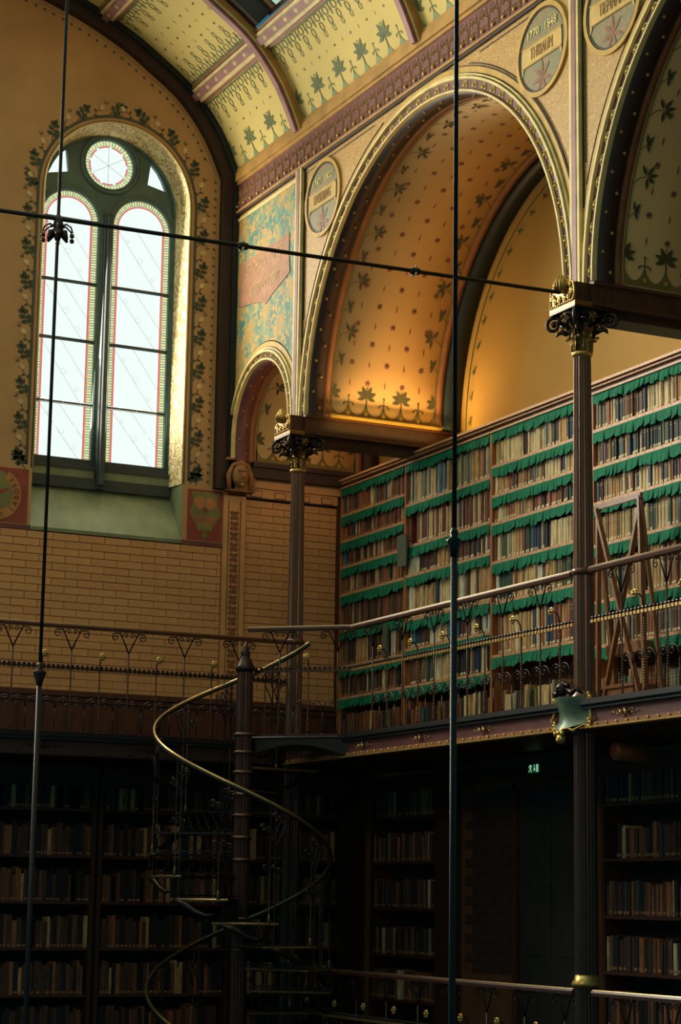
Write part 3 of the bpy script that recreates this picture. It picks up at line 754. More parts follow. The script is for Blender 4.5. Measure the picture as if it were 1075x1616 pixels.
# medallions
def medallion(yc, zc, r, yrs, name_):
    g = obj('medallion', None, arc)
    b = MB(); mp_ = lambda u, v: (-.012, u, v)
    b.poly([circ(yc, zc, r-.05, n=36)], mp_); b.build('medallion_field', 'medal', g)
    b = MB(); b.sweep([((0, yc+r*math.cos(a), zc+r*math.sin(a)), (0, math.cos(a), math.sin(a)), (-1, 0, 0)) for a in [2*PI*i/40 for i in range(40)]], [(0, -.01), (0, .025), (-.045, .025), (-.045, -.01)], closed=True, k=0)
    b.sweep([((0, yc+(r-.06)*math.cos(a), zc+(r-.06)*math.sin(a)), (0, math.cos(a), math.sin(a)), (-1, 0, 0)) for a in [2*PI*i/40 for i in range(40)]], [(.006, -.01), (.006, .018), (-.006, .018), (-.006, -.01)], closed=True, k=1)
    b.build('medallion_ring', ['goldpaint', 'brown'], g)
    h = r-.1; b = MB()
    b.poly([[(yc+h, zc+.06), (yc+h*.96, zc+.10), (yc-h*.96, zc+.10), (yc-h, zc+.06), (yc-h, zc-.16), (yc-h*.88, zc-.09), (yc+h*.88, zc-.09), (yc+h, zc-.16)]], lambda u, v: (-.02, u, v))
    for q in ((zc+.1), (zc-.085)): b.tube([(-.022, yc-h, q), (-.022, yc+h, q)], .008, 4)
    b.build('medallion_banner', 'medalB', g)
    F = Matrix(((0, 0, -1, 0), (-1, 0, 0, 0), (0, 1, 0, 0), (0, 0, 0, 1)))   # x->-Y, y->Z, z->-X
    for s_, dy in yrs: text(s_, Matrix.Translation((-.02, yc+dy, zc+.2)) @ F, .11, 'text', g)
    text(name_, Matrix.Translation((-.024, yc, zc+.005)) @ F @ Matrix.Diagonal((.72, 1.3, 1, 1)), .125, 'textM', g)
    b = MB()
    for k in range(7): b.poly([leafp(yc, zc-.26, R(-160+k*50), .17, .045)], lambda u, v: (-.016, u, v))
    b.build('medallion_leaves', 'orange', g)
medallion(19.82, 7.58, .44, (('1747', .15), ('1822', -.15)), 'UNSERING')
medallion(15.26, 7.60, .44, (('1770', .15), ('1848', -.15)), 'THIBAUM')
medallion(14.12, 7.58, .44, (('1750', .15), ('1826', -.15)), 'TIEMANN')
# raised spandrel borders
b = MB()
for yc, zs, r, yl, yr in ((YA, ZS, RA+.13, 20.27, 14.80), (YA-BAY, ZS, RA+.13, 20.27-BAY, 14.80-BAY)):
    pts = [(-.008, yc+r*math.cos(PI*i/40), zs+r*math.sin(PI*i/40)) for i in range(41)]
    pts = [p for p in pts if p[2] < 8.0 and 8.6 < p[1] and yl > p[1] > yr]
    L_ = [p for p in pts if p[1] > yc]; R_ = [p for p in pts if p[1] < yc]
    for seg in (L_, R_):
        if len(seg) > 1: b.tube(seg, .0055, 4)
    b.tube([(-.008, yl, 6.3), (-.008, yl, 8.0), (-.008, yc+1.1, 8.0)], .0055, 4)
    b.tube([(-.008, yr, 6.3), (-.008, yr, 8.0), (-.008, yc-1.1, 8.0)], .0055, 4)
b.build('spandrel_border', 'brown', arc)
# fresco panel over the small arch
b = MB(); r_ = SA[2]+.05
lp = [(20.52, 6.0)]+[(SA[0]+r_*math.cos(a), SA[1]+r_*math.sin(a)) for a in [PI-PI*i/20 for i in range(3, 18)]]+[(22.22, 6.0), (22.22, 7.98), (20.52, 7.98)]
b.poly([lp], lambda u, v: (-.008, u, v)); b.build('fresco', 'fresco', arc)
b = MB()
for (y0, y1, z0, z1) in ((20.49, 20.53, 5.6, 8.0), (22.2, 22.24, 5.6, 8.0), (20.49, 22.24, 7.97, 8.01)): b.box(-.02, 0, y0, y1, z0, z1)
b.build('fresco_border', 'cream', arc)
b = MB(); b.slab([[(20.68, 7.42), (22.05, 7.42), (22.05, 7.25), (22.1, 6.9), (21.5, 6.82), (21.3, 6.74), (21.1, 6.82), (20.65, 6.95), (20.68, 7.2)]], lambda u, v, w_: (-.012-w_, u, v), .004); b.build('fresco_banner', 'banner', arc)
Fm = Matrix(((0, 0, -1, 0), (-1, 0, 0, 0), (0, 1, 0, 0), (0, 0, 0, 1)))
text('STICHON ICONES', Matrix.Translation((-.018, 21.35, 7.28)) @ Fm @ Matrix.Diagonal((.72, 1.1, 1, 1)), .17, 'bantext', arc)
text('SEVENTIENDE EEUW', Matrix.Translation((-.018, 21.35, 7.0)) @ Fm @ Matrix.Diagonal((.72, 1.1, 1, 1)), .13, 'bantext', arc)

# soffits and barrel vaults (each runs along X behind its arch)
XB = 1.66
def barrel(yc, zs, r, mb, small=False, lo=0, mleaf='leaf', mgreen='bgreen'):
    g = obj('barrel_vault', None, arc)
    L = PI*r+2*lo
    def pt(x, s, off=0):
        if s < lo: return (x, yc+r-off, zs-lo+s)
        if s > L-lo: return (x, yc-r+off, zs-lo+(L-s))
        a = (s-lo)/r; return (x, yc+(r-off)*math.cos(a), zs+(r-off)*math.sin(a))
    def strip(x0, x1, off, name, m):
        b = MB(); n = 48; vs = []
        for i in range(n+1):
            s = L*i/n; vs += [pt(x0, s, off), pt(x1, s, off), pt(x1, s, off-.05), pt(x0, s, off-.05)]
        fs = []
        for i in range(n):
            a = 4*i; fs += [(a, a+4, a+5, a+1), (a+1, a+5, a+6, a+2), (a+3, a+2, a+6, a+7), (a, a+3, a+7, a+4)]
        b.add(vs, fs); return b.build(name, m, g, True)
    strip(.0, .17, .012, 'soffit_band', 'brown' if not small else 'maroon')
    strip(.17, .25, .004, 'soffit_edge', 'orange')
    strip(.25, 1.58, 0, 'barrel_plaster', mb)
    strip(1.58, XB, .006, 'soffit_edge', 'orange')
    strip(XB, 1.86, .06, 'rear_rib', 'teal' if not small else 'brown')
    # rosette studs on the soffit
    sd = MB(); sd.ball((0, 0, 0), .016, 6); sdm = sd.mesh('stud', 'tan', True)
    n = int(L/.17)
    for i in range(n):
        s = L*(i+.5)/n
        obj('stud', sdm, g, pt(.045 if i % 2 else .125, s, .018))
    mp_ = lambda x, s: pt(x, s, .006)
    x0, x1 = .262, 1.57; wd = x1-x0
    gr = []; lf = []; dots = []; rd = []; ds = []
    gr += [[(x0, 0), (x0+.014, 0), (x0+.014, L/2), (x0, L/2)], ]
    def qstrip(xa, xb, s0, s1, n=40):
        for i in range(n):
            a, c_ = s0+(s1-s0)*i/n, s0+(s1-s0)*(i+1)/n; gr.append([(xa, a), (xb, a), (xb, c_), (xa, c_)])
    gr.clear(); qstrip(x0, x0+.014, 0, L); qstrip(x1-.014, x1, 0, L)
    npd = 3; per = wd/npd
    for side in (0, 1):
        S = (lambda s: s) if side == 0 else (lambda s: L-s)
        for i in range(npd*2):
            a = x0+per/2*i; b_ = a+per/2
            q = [(b_-(b_-a)*t, .06+.12*(2*abs(t-.5))**2.2) for t in [k/10 for k in range(11)]]
            gr.append([(u, S(v)) for u, v in [(a, .012), (b_, .012)]+q])
        for i in range(npd+1):
            lf += [[(min(max(u, x0), x1), S(v)) for u, v in p] for p in xf(PALM, x0+per*i, .15, 0, .25)]
        for i in range(npd): lf += [[(u, S(v)) for u, v in p] for p in xf(CROSS, x0+per*(i+.5), .13, 0, .22)]
        for i in range(1, npd*2): dots.append([(u, S(v)) for u, v in circ(x0+per/2*i, .07, .022, n=8)])
    k = 0; s = .62
    while s < L-.5:
        sp = SPRIG if k % 2 else SPRIG2
        lf += [[(x0+.01+u, v) for u, v in p] for p in xf(sp, 0, s, 0, .26)]
        lf += [[(x1-.01-u, v) for u, v in p] for p in xf(sp, 0, s+.05, 0, .26)]
        k += 1; s += .29
    if not small:
        s = .42; r0 = 0
        while s < L-.3:
            for i in range(5):
                x = x0+.22+i*(wd-.44)/4
                if (i+r0) % 2 == 0: ds.extend(xf(DASH, x, s, 0, .09))
                else: rd.extend(xf(ROSE, x, s, 0, .09))
            s += .215; r0 += 1
    else:
        for i, s in enumerate([.45, .85, 1.3, 1.8]): (ds if i % 2 == 0 else rd).extend(xf(DASH if i % 2 == 0 else ROSE, x0+wd/2, s, 0, .07))
    paint('painted_border', gr, mp_, g, mgreen); paint('painted_leaves', lf, lambda x, s: pt(x, s, .009), g, mleaf)
    paint('painted_dots', dots, lambda x, s: pt(x, s, .012), g, 'goldpaint')
    paint('painted_dashes', ds, mp_, g, 'red')
    if rd: paint('painted_roses', rd, mp_, g, 'maroon')
    return g
barrel(YA, ZS, RA-.145, 'barrel'); barrel(YA-BAY, ZS, RA-.145, 'barrel'); barrel(SA[0], SA[1], SA[2]-.115, 'barrel', True, .25)
# lunette wall behind
b = MB(); b.box(1.88, 1.95, 8.5, YE+.3, ZL, 8.3); b.build('lunette_face', 'lunette', arc)
lf = []
for yc, r in ((YA, RA-.145-.22), (YA-BAY, RA-.145-.22)):
    for i in range(26):
        a = PI*(i+.5)/26; x, z = yc+r*math.cos(a), ZS+r*math.sin(a)
        lf += xf(SPRIG2, x, z, a+PI+R(20), .22, 1)
    q = [(yc+(r+.05)*math.cos(PI*i/40), ZS+(r+.05)*math.sin(PI*i/40)) for i in range(41)]
    for i in range(40): lf.append(linep(*q[i], *q[i+1], .015))
paint('painted_vine', lf, lambda u, v: (1.873, u, v), arc, 'vleaf')
# beams from each column to the rear wall
def beam(y, glow):
    b = MB(); b.box(-.02, 1.86, y-.21, y+.21, 4.99, 5.17, 0); b.box(-.03, 1.86, y-.24, y+.24, 5.17, 5.20, 1); b.box(0, 1.86, y-.13, y+.13, 4.92, 4.99, 0)
    b.box(.1, 1.86, y-.235, y-.21, 4.985, 5.01, 1)
    x = .2
    while x < 1.8: b.box(x, x+.03, y-.14, y-.13, 4.94, 4.965, 1); x += .16
    b.build('beam', ['woodD', 'woodP'], arc)
beam(20.36, True); beam(14.65, False)
ledge = obj('cove_lamp', None, None, (0, 0, 0), label='yellow glowing strip lamp on the beam at the foot of the large barrel vault', cat='lamp')
b = MB(); b.box(.27, 1.62, 20.085, 20.105, 5.2, 5.222); b.build('lamp_strip', 'glow', ledge)
b = MB(); b.box(.25, 1.64, 20.07, 20.085, 5.198, 5.225); b.build('lamp_trough', 'goldpaint', ledge)
ledge2 = obj('cove_lamp', None, None, (0, 0, 0), label='unseen strip light added behind the beam to warm the small arch vault', cat='lamp')  # added strip, out of sight, as a warm source for the small vault
b = MB(); b.box(.27, 1.5, 20.61, 20.63, 5.2, 5.222); b.build('lamp_strip', 'glow', ledge2)
l_ = area('cove_light', (.95, 19.95, 5.27), (.95, 18.4, 7.6), 1.3, .1, 21, (1, .62, .24))
l4_ = area('ledge_light', (.95, 19.97, 5.1), (.95, 20.2, 5.7), 1.3, .05, 3.2, (1, .66, .18))
l3_ = area('small_vault_fill', (.9, 20.72, 5.12), (.9, 21.6, 5.9), 1.2, .08, 6, (1, .68, .34))  # added fill that goes with the unseen strip
l2_ = area('rear_cove_light', (1.72, 19.9, 5.12), (1.8, 19.3, 6.2), .1, .5, 2.0, (1, .6, .12))

# ---- floors and under-gallery structure
b = MB(); b.box(-12, 3, -3, 24, -5.4, -5.23); b.build('floor', 'floor', kind='structure')
deck = obj('floor_gallery', None, kind='structure')
b = MB(); b.box(-.06, 1.9, 8.5, YE+.02, 1.46, ZD, 0); b.box(-9.4, -.06, 20.46, YE+.02, 1.46, ZD, 0); b.build('deck_slab', ['woodD'], deck)
fl = MB(); fl.box(-.1, 1.9, 8.5, YE+.02, ZL-.2, ZL); fl.box(-9.4, -.1, 20.42, YE+.02, ZL-.2, ZL); fl.build('lower_deck_slab', 'woodD', deck)
def fascia(p0, p1, side, gold):
    """girder edge between two plan points, outward normal to 'side'"""
    p0, p1 = Vector(p0), Vector(p1); d = (p1-p0); L = d.length; d.normalize(); n = Vector((d.y, -d.x))*side
    T = Matrix(((d.x, n.x, 0, p0.x), (d.y, n.y, 0, p0.y), (0, 0, 1, 0), (0, 0, 0, 1)))
    b = MB(); b.box(0, L, -.05, .07, 1.595, ZD+.01, 0, T); b.box(0, L, -.05, .045, 1.565, 1.595, 1, T); b.box(0, L, -.05, .0, 1.43, 1.57, 2, T)
    b.box(0, L, -.05, .05, 1.405, 1.42, 3, T); b.box(0, L, 0, .018, 1.42, 1.455, 4, T)
    b.build('girder_edge', ['ironD', 'teal', 'purple' if gold else 'brown', 'gold' if gold else 'iron', 'orange' if gold else 'brown'], deck)
    rv = MB(); rv.ball((0, 0, 0), .0115, 6); rm = rv.mesh('rivet', 'ironG' if gold else 'iron', True)
    x = .07
    while x < L: p = T @ Vector((x, .024, 1.438)); obj('rivet', rm, deck, p); x += .145 if gold else .2
    bs = MB()
    for sx in (-1, 1):
        bs.ball((sx*.035, .02, 0), .02, 8)
        q = spiral(sx*.10, 0, .035, PI if sx > 0 else 0, 1, -sx, 9); bs.tube([(u, .006, v) for u, v in q], .004, 4)
        bs.tube([(sx*.13, .006, -.02), (sx*.17, .006, .012), (sx*.2, .006, -.01)], .004, 4)
    bs.tube([(0, .01, -.05), (0, .01, .05)], .006, 4); bm_ = bs.mesh('girder_boss', 'ironG' if gold else 'iron', True)
    x = .6; ang = math.atan2(d.y, d.x)
    while x < L-.2:
        p = T @ Vector((x, 0, 1.50)); o = obj('girder_boss', bm_, deck); o.matrix_world = T @ Matrix.Translation((x, 0, 1.505)); x += 1.19
fascia((-.10, 20.3), (-.10, 14.8), 1, True); fascia((-.10, 14.5), (-.10, 9.0), 1, True)
fascia((-9.3, 20.42), (-.15, 20.42), 1, False)

# ================================================================== COLUMNS
def column(y, label):
    t = thing('column', label, 'column', (0, y, ZL))
    z0 = -ZL
    b = MB(); b.lathe([(.088, ZD+z0+.08), (.088, ZD+z0+1.0), (.074, 4.60+z0)], 40, flute=.10); b.build('shaft', 'column', t)
    b = MB(); b.lathe([(.12, ZD+z0), (.12, ZD+z0+.05), (.1, ZD+z0+.07), (.1, ZD+z0+.1)], 20); b.lathe([(.088, 2.70+z0), (.105, 2.72+z0), (.105, 2.745+z0), (.088, 2.76+z0)], 20); b.build('shaft_ring', 'column', t, True)
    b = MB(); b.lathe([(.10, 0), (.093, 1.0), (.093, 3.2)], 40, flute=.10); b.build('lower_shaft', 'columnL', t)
    b = MB(); b.lathe([(.093, -.66+z0), (.12, -.645+z0), (.122, -.63+z0), (.1, -.6+z0), (.09, -.56+z0)], 20); b.lathe([(.075, 4.585+z0), (.09, 4.60+z0), (.09, 4.62+z0), (.075, 4.63+z0)], 20); b.build('gilded_ring', 'gold', t, True)
    cp = obj('capital', None, t, (0, 0, 4.62+z0))
    b = MB(); b.lathe([(.072, 0), (.08, .12), (.10, .22), (.14, .30), (.19, .35)], 20); b.build('bell', 'iron', cp, True)
    def acanthus(h, out, wd):
        m_ = MB(); n = 9; vs = []
        for i in range(n+1):
            t_ = i/n; x = .074+out*t_**2.2; z = h*math.sin(t_*PI*.60)/math.sin(PI*.5); wq = wd*(math.sin(PI*min(1, t_*.98+.14)))*(1.3 if i % 2 else .8)
            vs += [(x+.004, -wq, z-.004), (x+.02, 0, z), (x+.004, wq, z-.004)]
        fs = []
        for i in range(n):
            a = 3*i; fs += [(a, a+1, a+4, a+3), (a+1, a+2, a+5, a+4), (a, a+3, a+4, a+1), (a+1, a+4, a+5, a+2)]
        m_.add(vs, fs); m_.ball((.078+out, 0, h*.95), (.02, .017, .014), 6); return m_
    lo, mi, hi = [acanthus(*q).mesh('acanthus_leaf', m2) for q, m2 in (((.13, .055, .032), 'gold'), ((.22, .085, .034), 'bronze'), ((.29, .12, .03), 'bronze'))]
    for k in range(8):
        obj('acanthus_leaf', lo, cp, (0, 0, .0), (0, 0, PI/4*k)); obj('acanthus_leaf', mi, cp, (0, 0, .01), (0, 0, PI/4*k+PI/8)); obj('acanthus_leaf', hi, cp, (0, 0, .02), (0, 0, PI/4*k+PI/4))
    v = MB(); pts = [(.09, 0, .12), (.12, 0, .22), (.165, 0, .30), (.22, 0, .335)]+[(x, 0, z) for x, z in spiral(.245, .262, .072, PI/2+.25, 1.45, -1, 16)]
    v.tube(pts, [.02, .022, .022, .02]+[.02-.0007*i for i in range(17)], 6); v.ball((.245, 0, .262), (.024, .03, .024), 7)
    v.tube([(.12, 0, .16), (.17, 0, .20), (.21, 0, .185), (.225, 0, .155)], [.012, .026, .018, .004], 6)
    for sy in (-1, 1): v.tube([(.15, sy*.02, .25), (.19, sy*.06, .27), (.21, sy*.085, .245)], [.012, .02, .004], 5)
    vm = v.mesh('volute', 'iron', True)
    for k in range(4): obj('volute', vm, cp, (0, 0, 0), (0, 0, PI/4+PI/2*k))
    v2 = MB(); v2.ball((0, 0, 0), .032, 8)
    for k in range(5): v2.ball((.01, .035*math.cos(2*PI*k/5), .035*math.sin(2*PI*k/5)), .017, 6)
    v2m = v2.mesh('fleuron', 'bronze', True)
    for k in range(4): obj('fleuron', v2m, cp, (.155*math.cos(PI/2*k), .155*math.sin(PI/2*k), .29), (0, 0, PI/2*k))
    b = MB(); b.box(-.20, -.02, -.20, .20, .36, .40, 0); b.box(-.17, .19, -.17, .17, .40, .57, 1); b.box(-.2, .2, -.2, .2, .345, .362, 2); b.build('impost_block', ['bronze', 'woodD', 'iron'], cp)
    b = MB(); crest = [(-.18, .40), (.18, .40), (.19, .49), (.175, .56), (.13, .585), (.08, .56), (.05, .52), (-.05, .52), (-.08, .56), (-.13, .585), (-.175, .56), (-.19, .49)]
    b.slab([crest], lambda u, v_, w_: (-.175-w_, u, v_), .018); b.build('crest_plate', 'bronze', cp)
    b = MB(); b.lathe([(.005, -.075), (.05, -.06), (.068, 0), (.05, .05), (.0, .085)], 14, (-.2, 0, .575))
    for k in range(7):
        a = R(-66+22*k); b.tube([(-.2-.06*math.cos(a), .06*math.sin(a), .52), (-.2-.074*math.cos(a), .074*math.sin(a), .575), (-.2-.03*math.cos(a), .03*math.sin(a), .655)], .008, 4)
    b.build('shell_boss', 'gold', cp, True)
    b = MB()
    for sy in (-1, 1):
        for q_, zq, r_ in ((.045, .45, .03), (.105, .455, .034), (.155, .49, .03), (.13, .555, .022)): b.tube([(-.2, sy*u, z) for u, z in spiral(q_, zq, r_, PI/2, 1.3, 1 if q_ != .105 else -1, 10)], .010, 5)
    for k in range(12): b.ball((-.205, -.176+.032*k, .408), .011, 5)
    b.tube([(-.197, u, v_) for u, v_ in crest+[crest[0]]], .008, 5)
    b.build('crest_scroll', 'gold', cp, True)
    return t
column(20.36, 'slender fluted bronze column with gilded leaf capital nearest the arched window wall')
col2 = column(14.65, 'fluted bronze column in the right foreground rising through both galleries, cartouche at its middle')
# cartouche bracket
ct = obj('cartouche', None, col2, (0, 0, 1.56-ZL), label='green bronze cartouche with gilded scroll edges and a mask')
b = MB(); vs = []; n = 12
def ctx(t_): return -.115-.13*(1-abs(t_)**1.3)
for i in range(n+1):
    t_ = -1+2*i/n; y = -.27*t_
    for q, z in enumerate((-.13, -.07, 0, .06, .10)):
        vs.append((ctx(t_)+(.035 if q in (1, 2) else 0), y, z-.03*(1-abs(t_))*(1 if q < 2 else -.6)+(.025*abs(t_) if q == 0 else 0)))
fs = [(i*5+j, (i+1)*5+j, (i+1)*5+j+1, i*5+j+1) for i in range(n) for j in range(4)]
b.add(vs, fs); b.add([(x+.02, y, z) for x, y, z in vs], [tuple(reversed(f)) for f in fs]); b.build('shield_plate', 'verdi', ct, True)
b = MB()
bot = [(ctx(-1+2*i/12)-.008, .27-.54*i/12, -.135-.035*(1-abs(-1+2*i/12))+.02*math.sin(i*1.9)) for i in range(13)]
b.tube(bot, [.008+.008*(i % 3 == 0) for i in range(13)], 6)
for sy in (-1, 1):
    b.tube([(-.12, sy*.27, -.12), (-.13, sy*.30, -.06), (-.12, sy*.27, 0), (-.13, sy*.30, .06), (-.12, sy*.27, .11)], [.012, .018, .01, .018, .01], 6)
    for sz in (-.11, .1): b.tube([(-.13, sy*.27+u*.8, sz+v) for u, v in spiral(0, 0, .04, PI/2, 1.3, sy, 10)], .011, 5)
b.ball((-.23, 0, -.23), (.04, .05, .045), 8); b.ball((-.25, .05, -.19), .025, 6); b.ball((-.25, -.05, -.19), .025, 6); b.ball((-.26, 0, -.245), .02, 6)
b.build('scroll_edge', 'gold', ct, True)
b = MB(); b.ball((-.22, 0, .17), (.05, .05, .065), 10); b.ball((-.27, 0, .16), (.015, .012, .02), 6); b.box(-.275, -.24, -.03, .03, .185, .193)
for k in range(5): b.ball((-.2, -.06+.03*k, .225-.01*abs(k-2)), (.03, .022, .025), 6)
for sy in (-1, 1): b.tube([(-.2, sy*.05, .17), (-.2, sy*.12, .14), (-.19, sy*.17, .17), (-.16, sy*.22, .13)], [.03, .025, .02, .01], 6)
b.build('mask', 'iron', ct, True)

# ================================================================== RAILINGS
H = 1.11
def rail_meshes():
    D = {}
    b = MB()  # fork post, local: x along rail, z up, y toward nave is negative
    b.tube([(0, 0, 0), (0, 0, .03)], .016, 6); b.tube([(0, 0, 0), (0, 0, .86)], .0085, 4)
    for sx in (-1, 1):
        b.tube([(0, 0, .86), (sx*.085, 0, 1.04), (sx*.10, 0, 1.07)], .008, 4)
        q = [(sx*.10, 1.07)]+[(sx*u, v) for u, v in spiral(.15, 1.025, .045, R(125), 1.35, -1, 13)]
        b.tube([(u, 0, v) for u, v in q], .0065, 4)
        q = [(sx*u, v) for u, v in spiral(.035, 1.045, .028, R(20), 1.2, 1, 10)]
        b.tube([(u, 0, v) for u, v in q], .0055, 4); b.tube([(sx*.085, 0, 1.04), (sx*.062, 0, 1.055)], .005, 4)
    D['fork'] = b
    b = MB()
    n = 26
    for i in range(n):
        z = .06+i*.022; b.ball((0, 0, z), (.0105, .0105, .012), 5)
    D['twist'] = b
    b = MB(); b.tube([(0, 0, 0), (0, 0, .03)], .014, 6); b.tube([(0, 0, 0), (0, 0, .70), (0, -.01, .76), (0, -.04, .80), (0, -.07, .80)], .007, 4); D['curl'] = b
    b = MB(); b.lathe([(.004, -.006), (.036, -.004), (.04, 0), (.03, .006), (.004, .008)], 12, (0, -.085, .80), axis='y'); b.ball((0, -.1, .80), .014, 6)
    for k in range(6): b.ball((.026*math.cos(PI/3*k), -.093, .80+.026*math.sin(PI/3*k)), .009, 5)
    D['rosette'] = b
    b = MB(); b.tube([(0, 0, 0), (0, 0, .03)], .013, 6); b.tube([(0, 0, 0), (0, 0, .26)], .006, 4)
    for sx in (-1, 1):
        q = [(0, .25), (sx*.012, .31), (sx*.04, .35), (sx*.075, .365)]+[(sx*u, v) for u, v in spiral(.10, .322, .045, R(100), 1.35, -1, 14)]
        b.tube([(u, 0, v) for u, v in q], .0058, 4)
    D['arch'] = b
    return D
RD = rail_meshes()
RM = {}
for key, (nm, m_) in dict(fork=('fork_post', 'iron'), twist=('twisted_sleeve', 'ironT'), curl=('curled_post', 'iron'), rosette=('rosette', 'gold'), arch=('arched_baluster', 'iron')).items():
    RM[key] = RD[key].mesh(nm, m_, True)
def railing(p0, p1, z, label, first, gold=True, hand='rail', step=.624, side=1, end0=0, end1=0):
    p0, p1 = Vector((p0[0], p0[1], 0)), Vector((p1[0], p1[1], 0)); d = p1-p0; L = d.length; a = math.atan2(d.y, d.x)
    t = thing('railing', label, 'railing', (p0.x, p0.y, z), a)
    b = MB(); b.sweep([((x, 0, H), (0, 1, 0), (0, 0, 1)) for x in (-end0, L+end1)], [(-.035, -.03), (.035, -.03), (.04, -.005), (.028, .012), (-.028, .012), (-.04, -.005)], k=0)
    b.sweep([((x, 0, H), (0, 1, 0), (0, 0, 1)) for x in (-end0, L+end1)], [(-.026, .012), (.012, .012), (.006, .018), (-.022, .018)], k=1)  # pale strip drawn in for the lit line along the handrail top
    b.build('handrail', ['railwood', 'rail'], t)
    b = MB(); b.box(0, L, -.008, .008, .668, .684, 1)
    x = .02
    while x < L-.01: b.ball((x, -.0, .697), (.018, .017, .015), 6, 1); b.box(x-.017, x+.017, -.016, .012, .655, .682, 0); x += .052
    b.build('mid_rail', ['ironG' if gold else 'iron', 'iron'], t)
    b = MB(); b.box(0, L, -.018, .018, .0, .022); b.build('bottom_rail', 'iron', t)
    k = 0; x = first
    while x < L-.03:
        fp = obj('fork_post' if k % 2 == 0 else 'curled_post', RM['fork' if k % 2 == 0 else 'curl'], t, (x, 0, 0))
        obj('twisted_sleeve', RM['twist'], fp)
        if k % 2 == 1: obj('rosette', RM['rosette'], fp, None, (0, 0, 0 if side > 0 else PI))
        if k % 2 == 0 and gold:
            q = MB() ; 
        xa = x+step/4
        if xa < L-.03: obj('arched_baluster', RM['arch'], t, (xa, 0, 0))
        k += 1; x += step/2
    return t
railing((-3.9, 20.42), (-.05, 20.42), ZD, 'dark iron gallery railing with scroll posts in front of the brick end wall', .156+.0, False, step=.624, end0=.2)
railing((-.02, 18.92), (-.02, 14.78), ZD, 'gilded iron gallery railing in front of the green-edged bookshelves, left of the near column', .45, True, step=.632)
railing((-.02, 14.50), (-.02, 10.6), ZD, 'gilded iron gallery railing right of the near column, in front of the wooden steps', .44, True, step=.632)
railing((-.83, 19.66), (-.03, 18.94), ZD, 'short diagonal iron railing on the landing beside the spiral stair', .32, False, step=.62, end0=.02)
railing((-.02, 20.2), (-.02, 14.78), ZL, 'lower gallery railing with brass handrail left of the near column', .2, True, step=.632)
railing((-.02, 14.50), (-.02, 10.6), ZL, 'lower gallery railing with brass handrail right of the near column', .44, True, step=.632)

# ================================================================== SPIRAL STAIR
st = thing('spiral_staircase', 'dark iron spiral staircase with gilded winding handrail', 'staircase', (-.95, 19.5, ZL))
az = R(23.6); d0 = Vector((-math.sin(az), -math.cos(az), 0)); l0 = Vector((-math.cos(az), math.sin(az), 0))
def sp(phi, r, z): a = R(phi); v = (d0*math.cos(a)+l0*math.sin(a))*r; return Vector((v.x, v.y, z-ZL))
zr = lambda phi: 1.045+.0071*phi
RS = .905
b = MB(); b.lathe([(.085, 0), (.085, ZD+.5-ZL), (.078, 2.28-ZL)], 36, flute=.08); b.build('newel_column', 'columnD', st)
b = MB(); b.lathe([(.085, -.015), (.105, 0), (.105, .015), (.085, .025)], 20); nrm = b.mesh('newel_ring', 'ironT', True)
for z in (-.5, -.2, .38, .60, .82, 1.03, 1.25, 1.45, ZD): obj('newel_ring', nrm, st, (0, 0, z-ZL))
b = MB(); b.lathe([(.08, 2.27-ZL), (.10, 2.29-ZL), (.10, 2.32-ZL), (.085, 2.345-ZL), (.07, 2.38-ZL), (.05, 2.42-ZL), (.045, 2.45-ZL), (.055, 2.47-ZL), (.035, 2.49-ZL), (.04, 2.52-ZL), (.02, 2.545-ZL), (.006, 2.57-ZL)], 20); b.build('newel_finial', 'iron', st, True)
b = MB(); pts = [sp(228-4*i, RS, zr(228-4*i)) for i in range(150)]; b.tube(pts, .017, 8); b.build('handrail', 'rail', st, True)
b = MB()
pts = [sp(228-4*i, RS, zr(228-4*i)-.025) for i in range(150)]; b.tube(pts, .012, 5); b.build('handrail_core', 'ironD', st, True)
# treads
def tread_mesh():
    b = MB(); n = 6; vs = []
    A = [R(-20+40*i/n) for i in range(n+1)]
    top = [(.08*math.cos(a), .08*math.sin(a)) for a in (R(-20), R(20))]
    outer = [(RS*math.cos(a)*1.01, RS*math.sin(a)*1.01) for a in A]
    lp = [top[0]]+outer+[top[1]]
    b.slab([lp], lambda u, v, w_: (u, v, -w_), .025, 0)
    b.tube([(x*.995, y*.995, -.012) for x, y in outer], .013, 5, 1)
    b.tube([(.09*math.cos(A[0]), .09*math.sin(A[0]), -.012), (outer[0][0], outer[0][1], -.012)], .013, 5, 1)
    return b
tm = tread_mesh().mesh('tread', ['ironD', 'tread'])
rb = MB()   # pierced riser: row of loops
for i in range(6):
    x = .2+i*.125; rb.tube([(x+.05*math.cos(q), 0, -.11+.08*math.sin(q)) for q in [2*PI*k/10 for k in range(11)]], .006, 4)
rb.box(.08, .9, -.006, .006, -.2, -.185); rbm = rb.mesh('riser', 'ironD')
sc_ = MB()  # scroll bracket under the outer edge
sc_.tube([(RS, -.25, -.02), (RS, -.12, -.06), (RS, .0, -.13), (RS, .1, -.16), (RS, .2, -.15)], [.02, .035, .03, .02, .01], 6)
scm = sc_.mesh('edge_bracket', 'iron', True)
nb_ = MB()
nb_.lathe([(.014, 0), (.02, .015), (.014, .03), (.02, .045), (.012, .06), (.009, .08)], 8)
for i in range(16): nb_.ball((0, 0, .1+i*.024), (.009, .009, .013), 5)
nbm = nb_.mesh('baluster_foot', 'ironT', True)
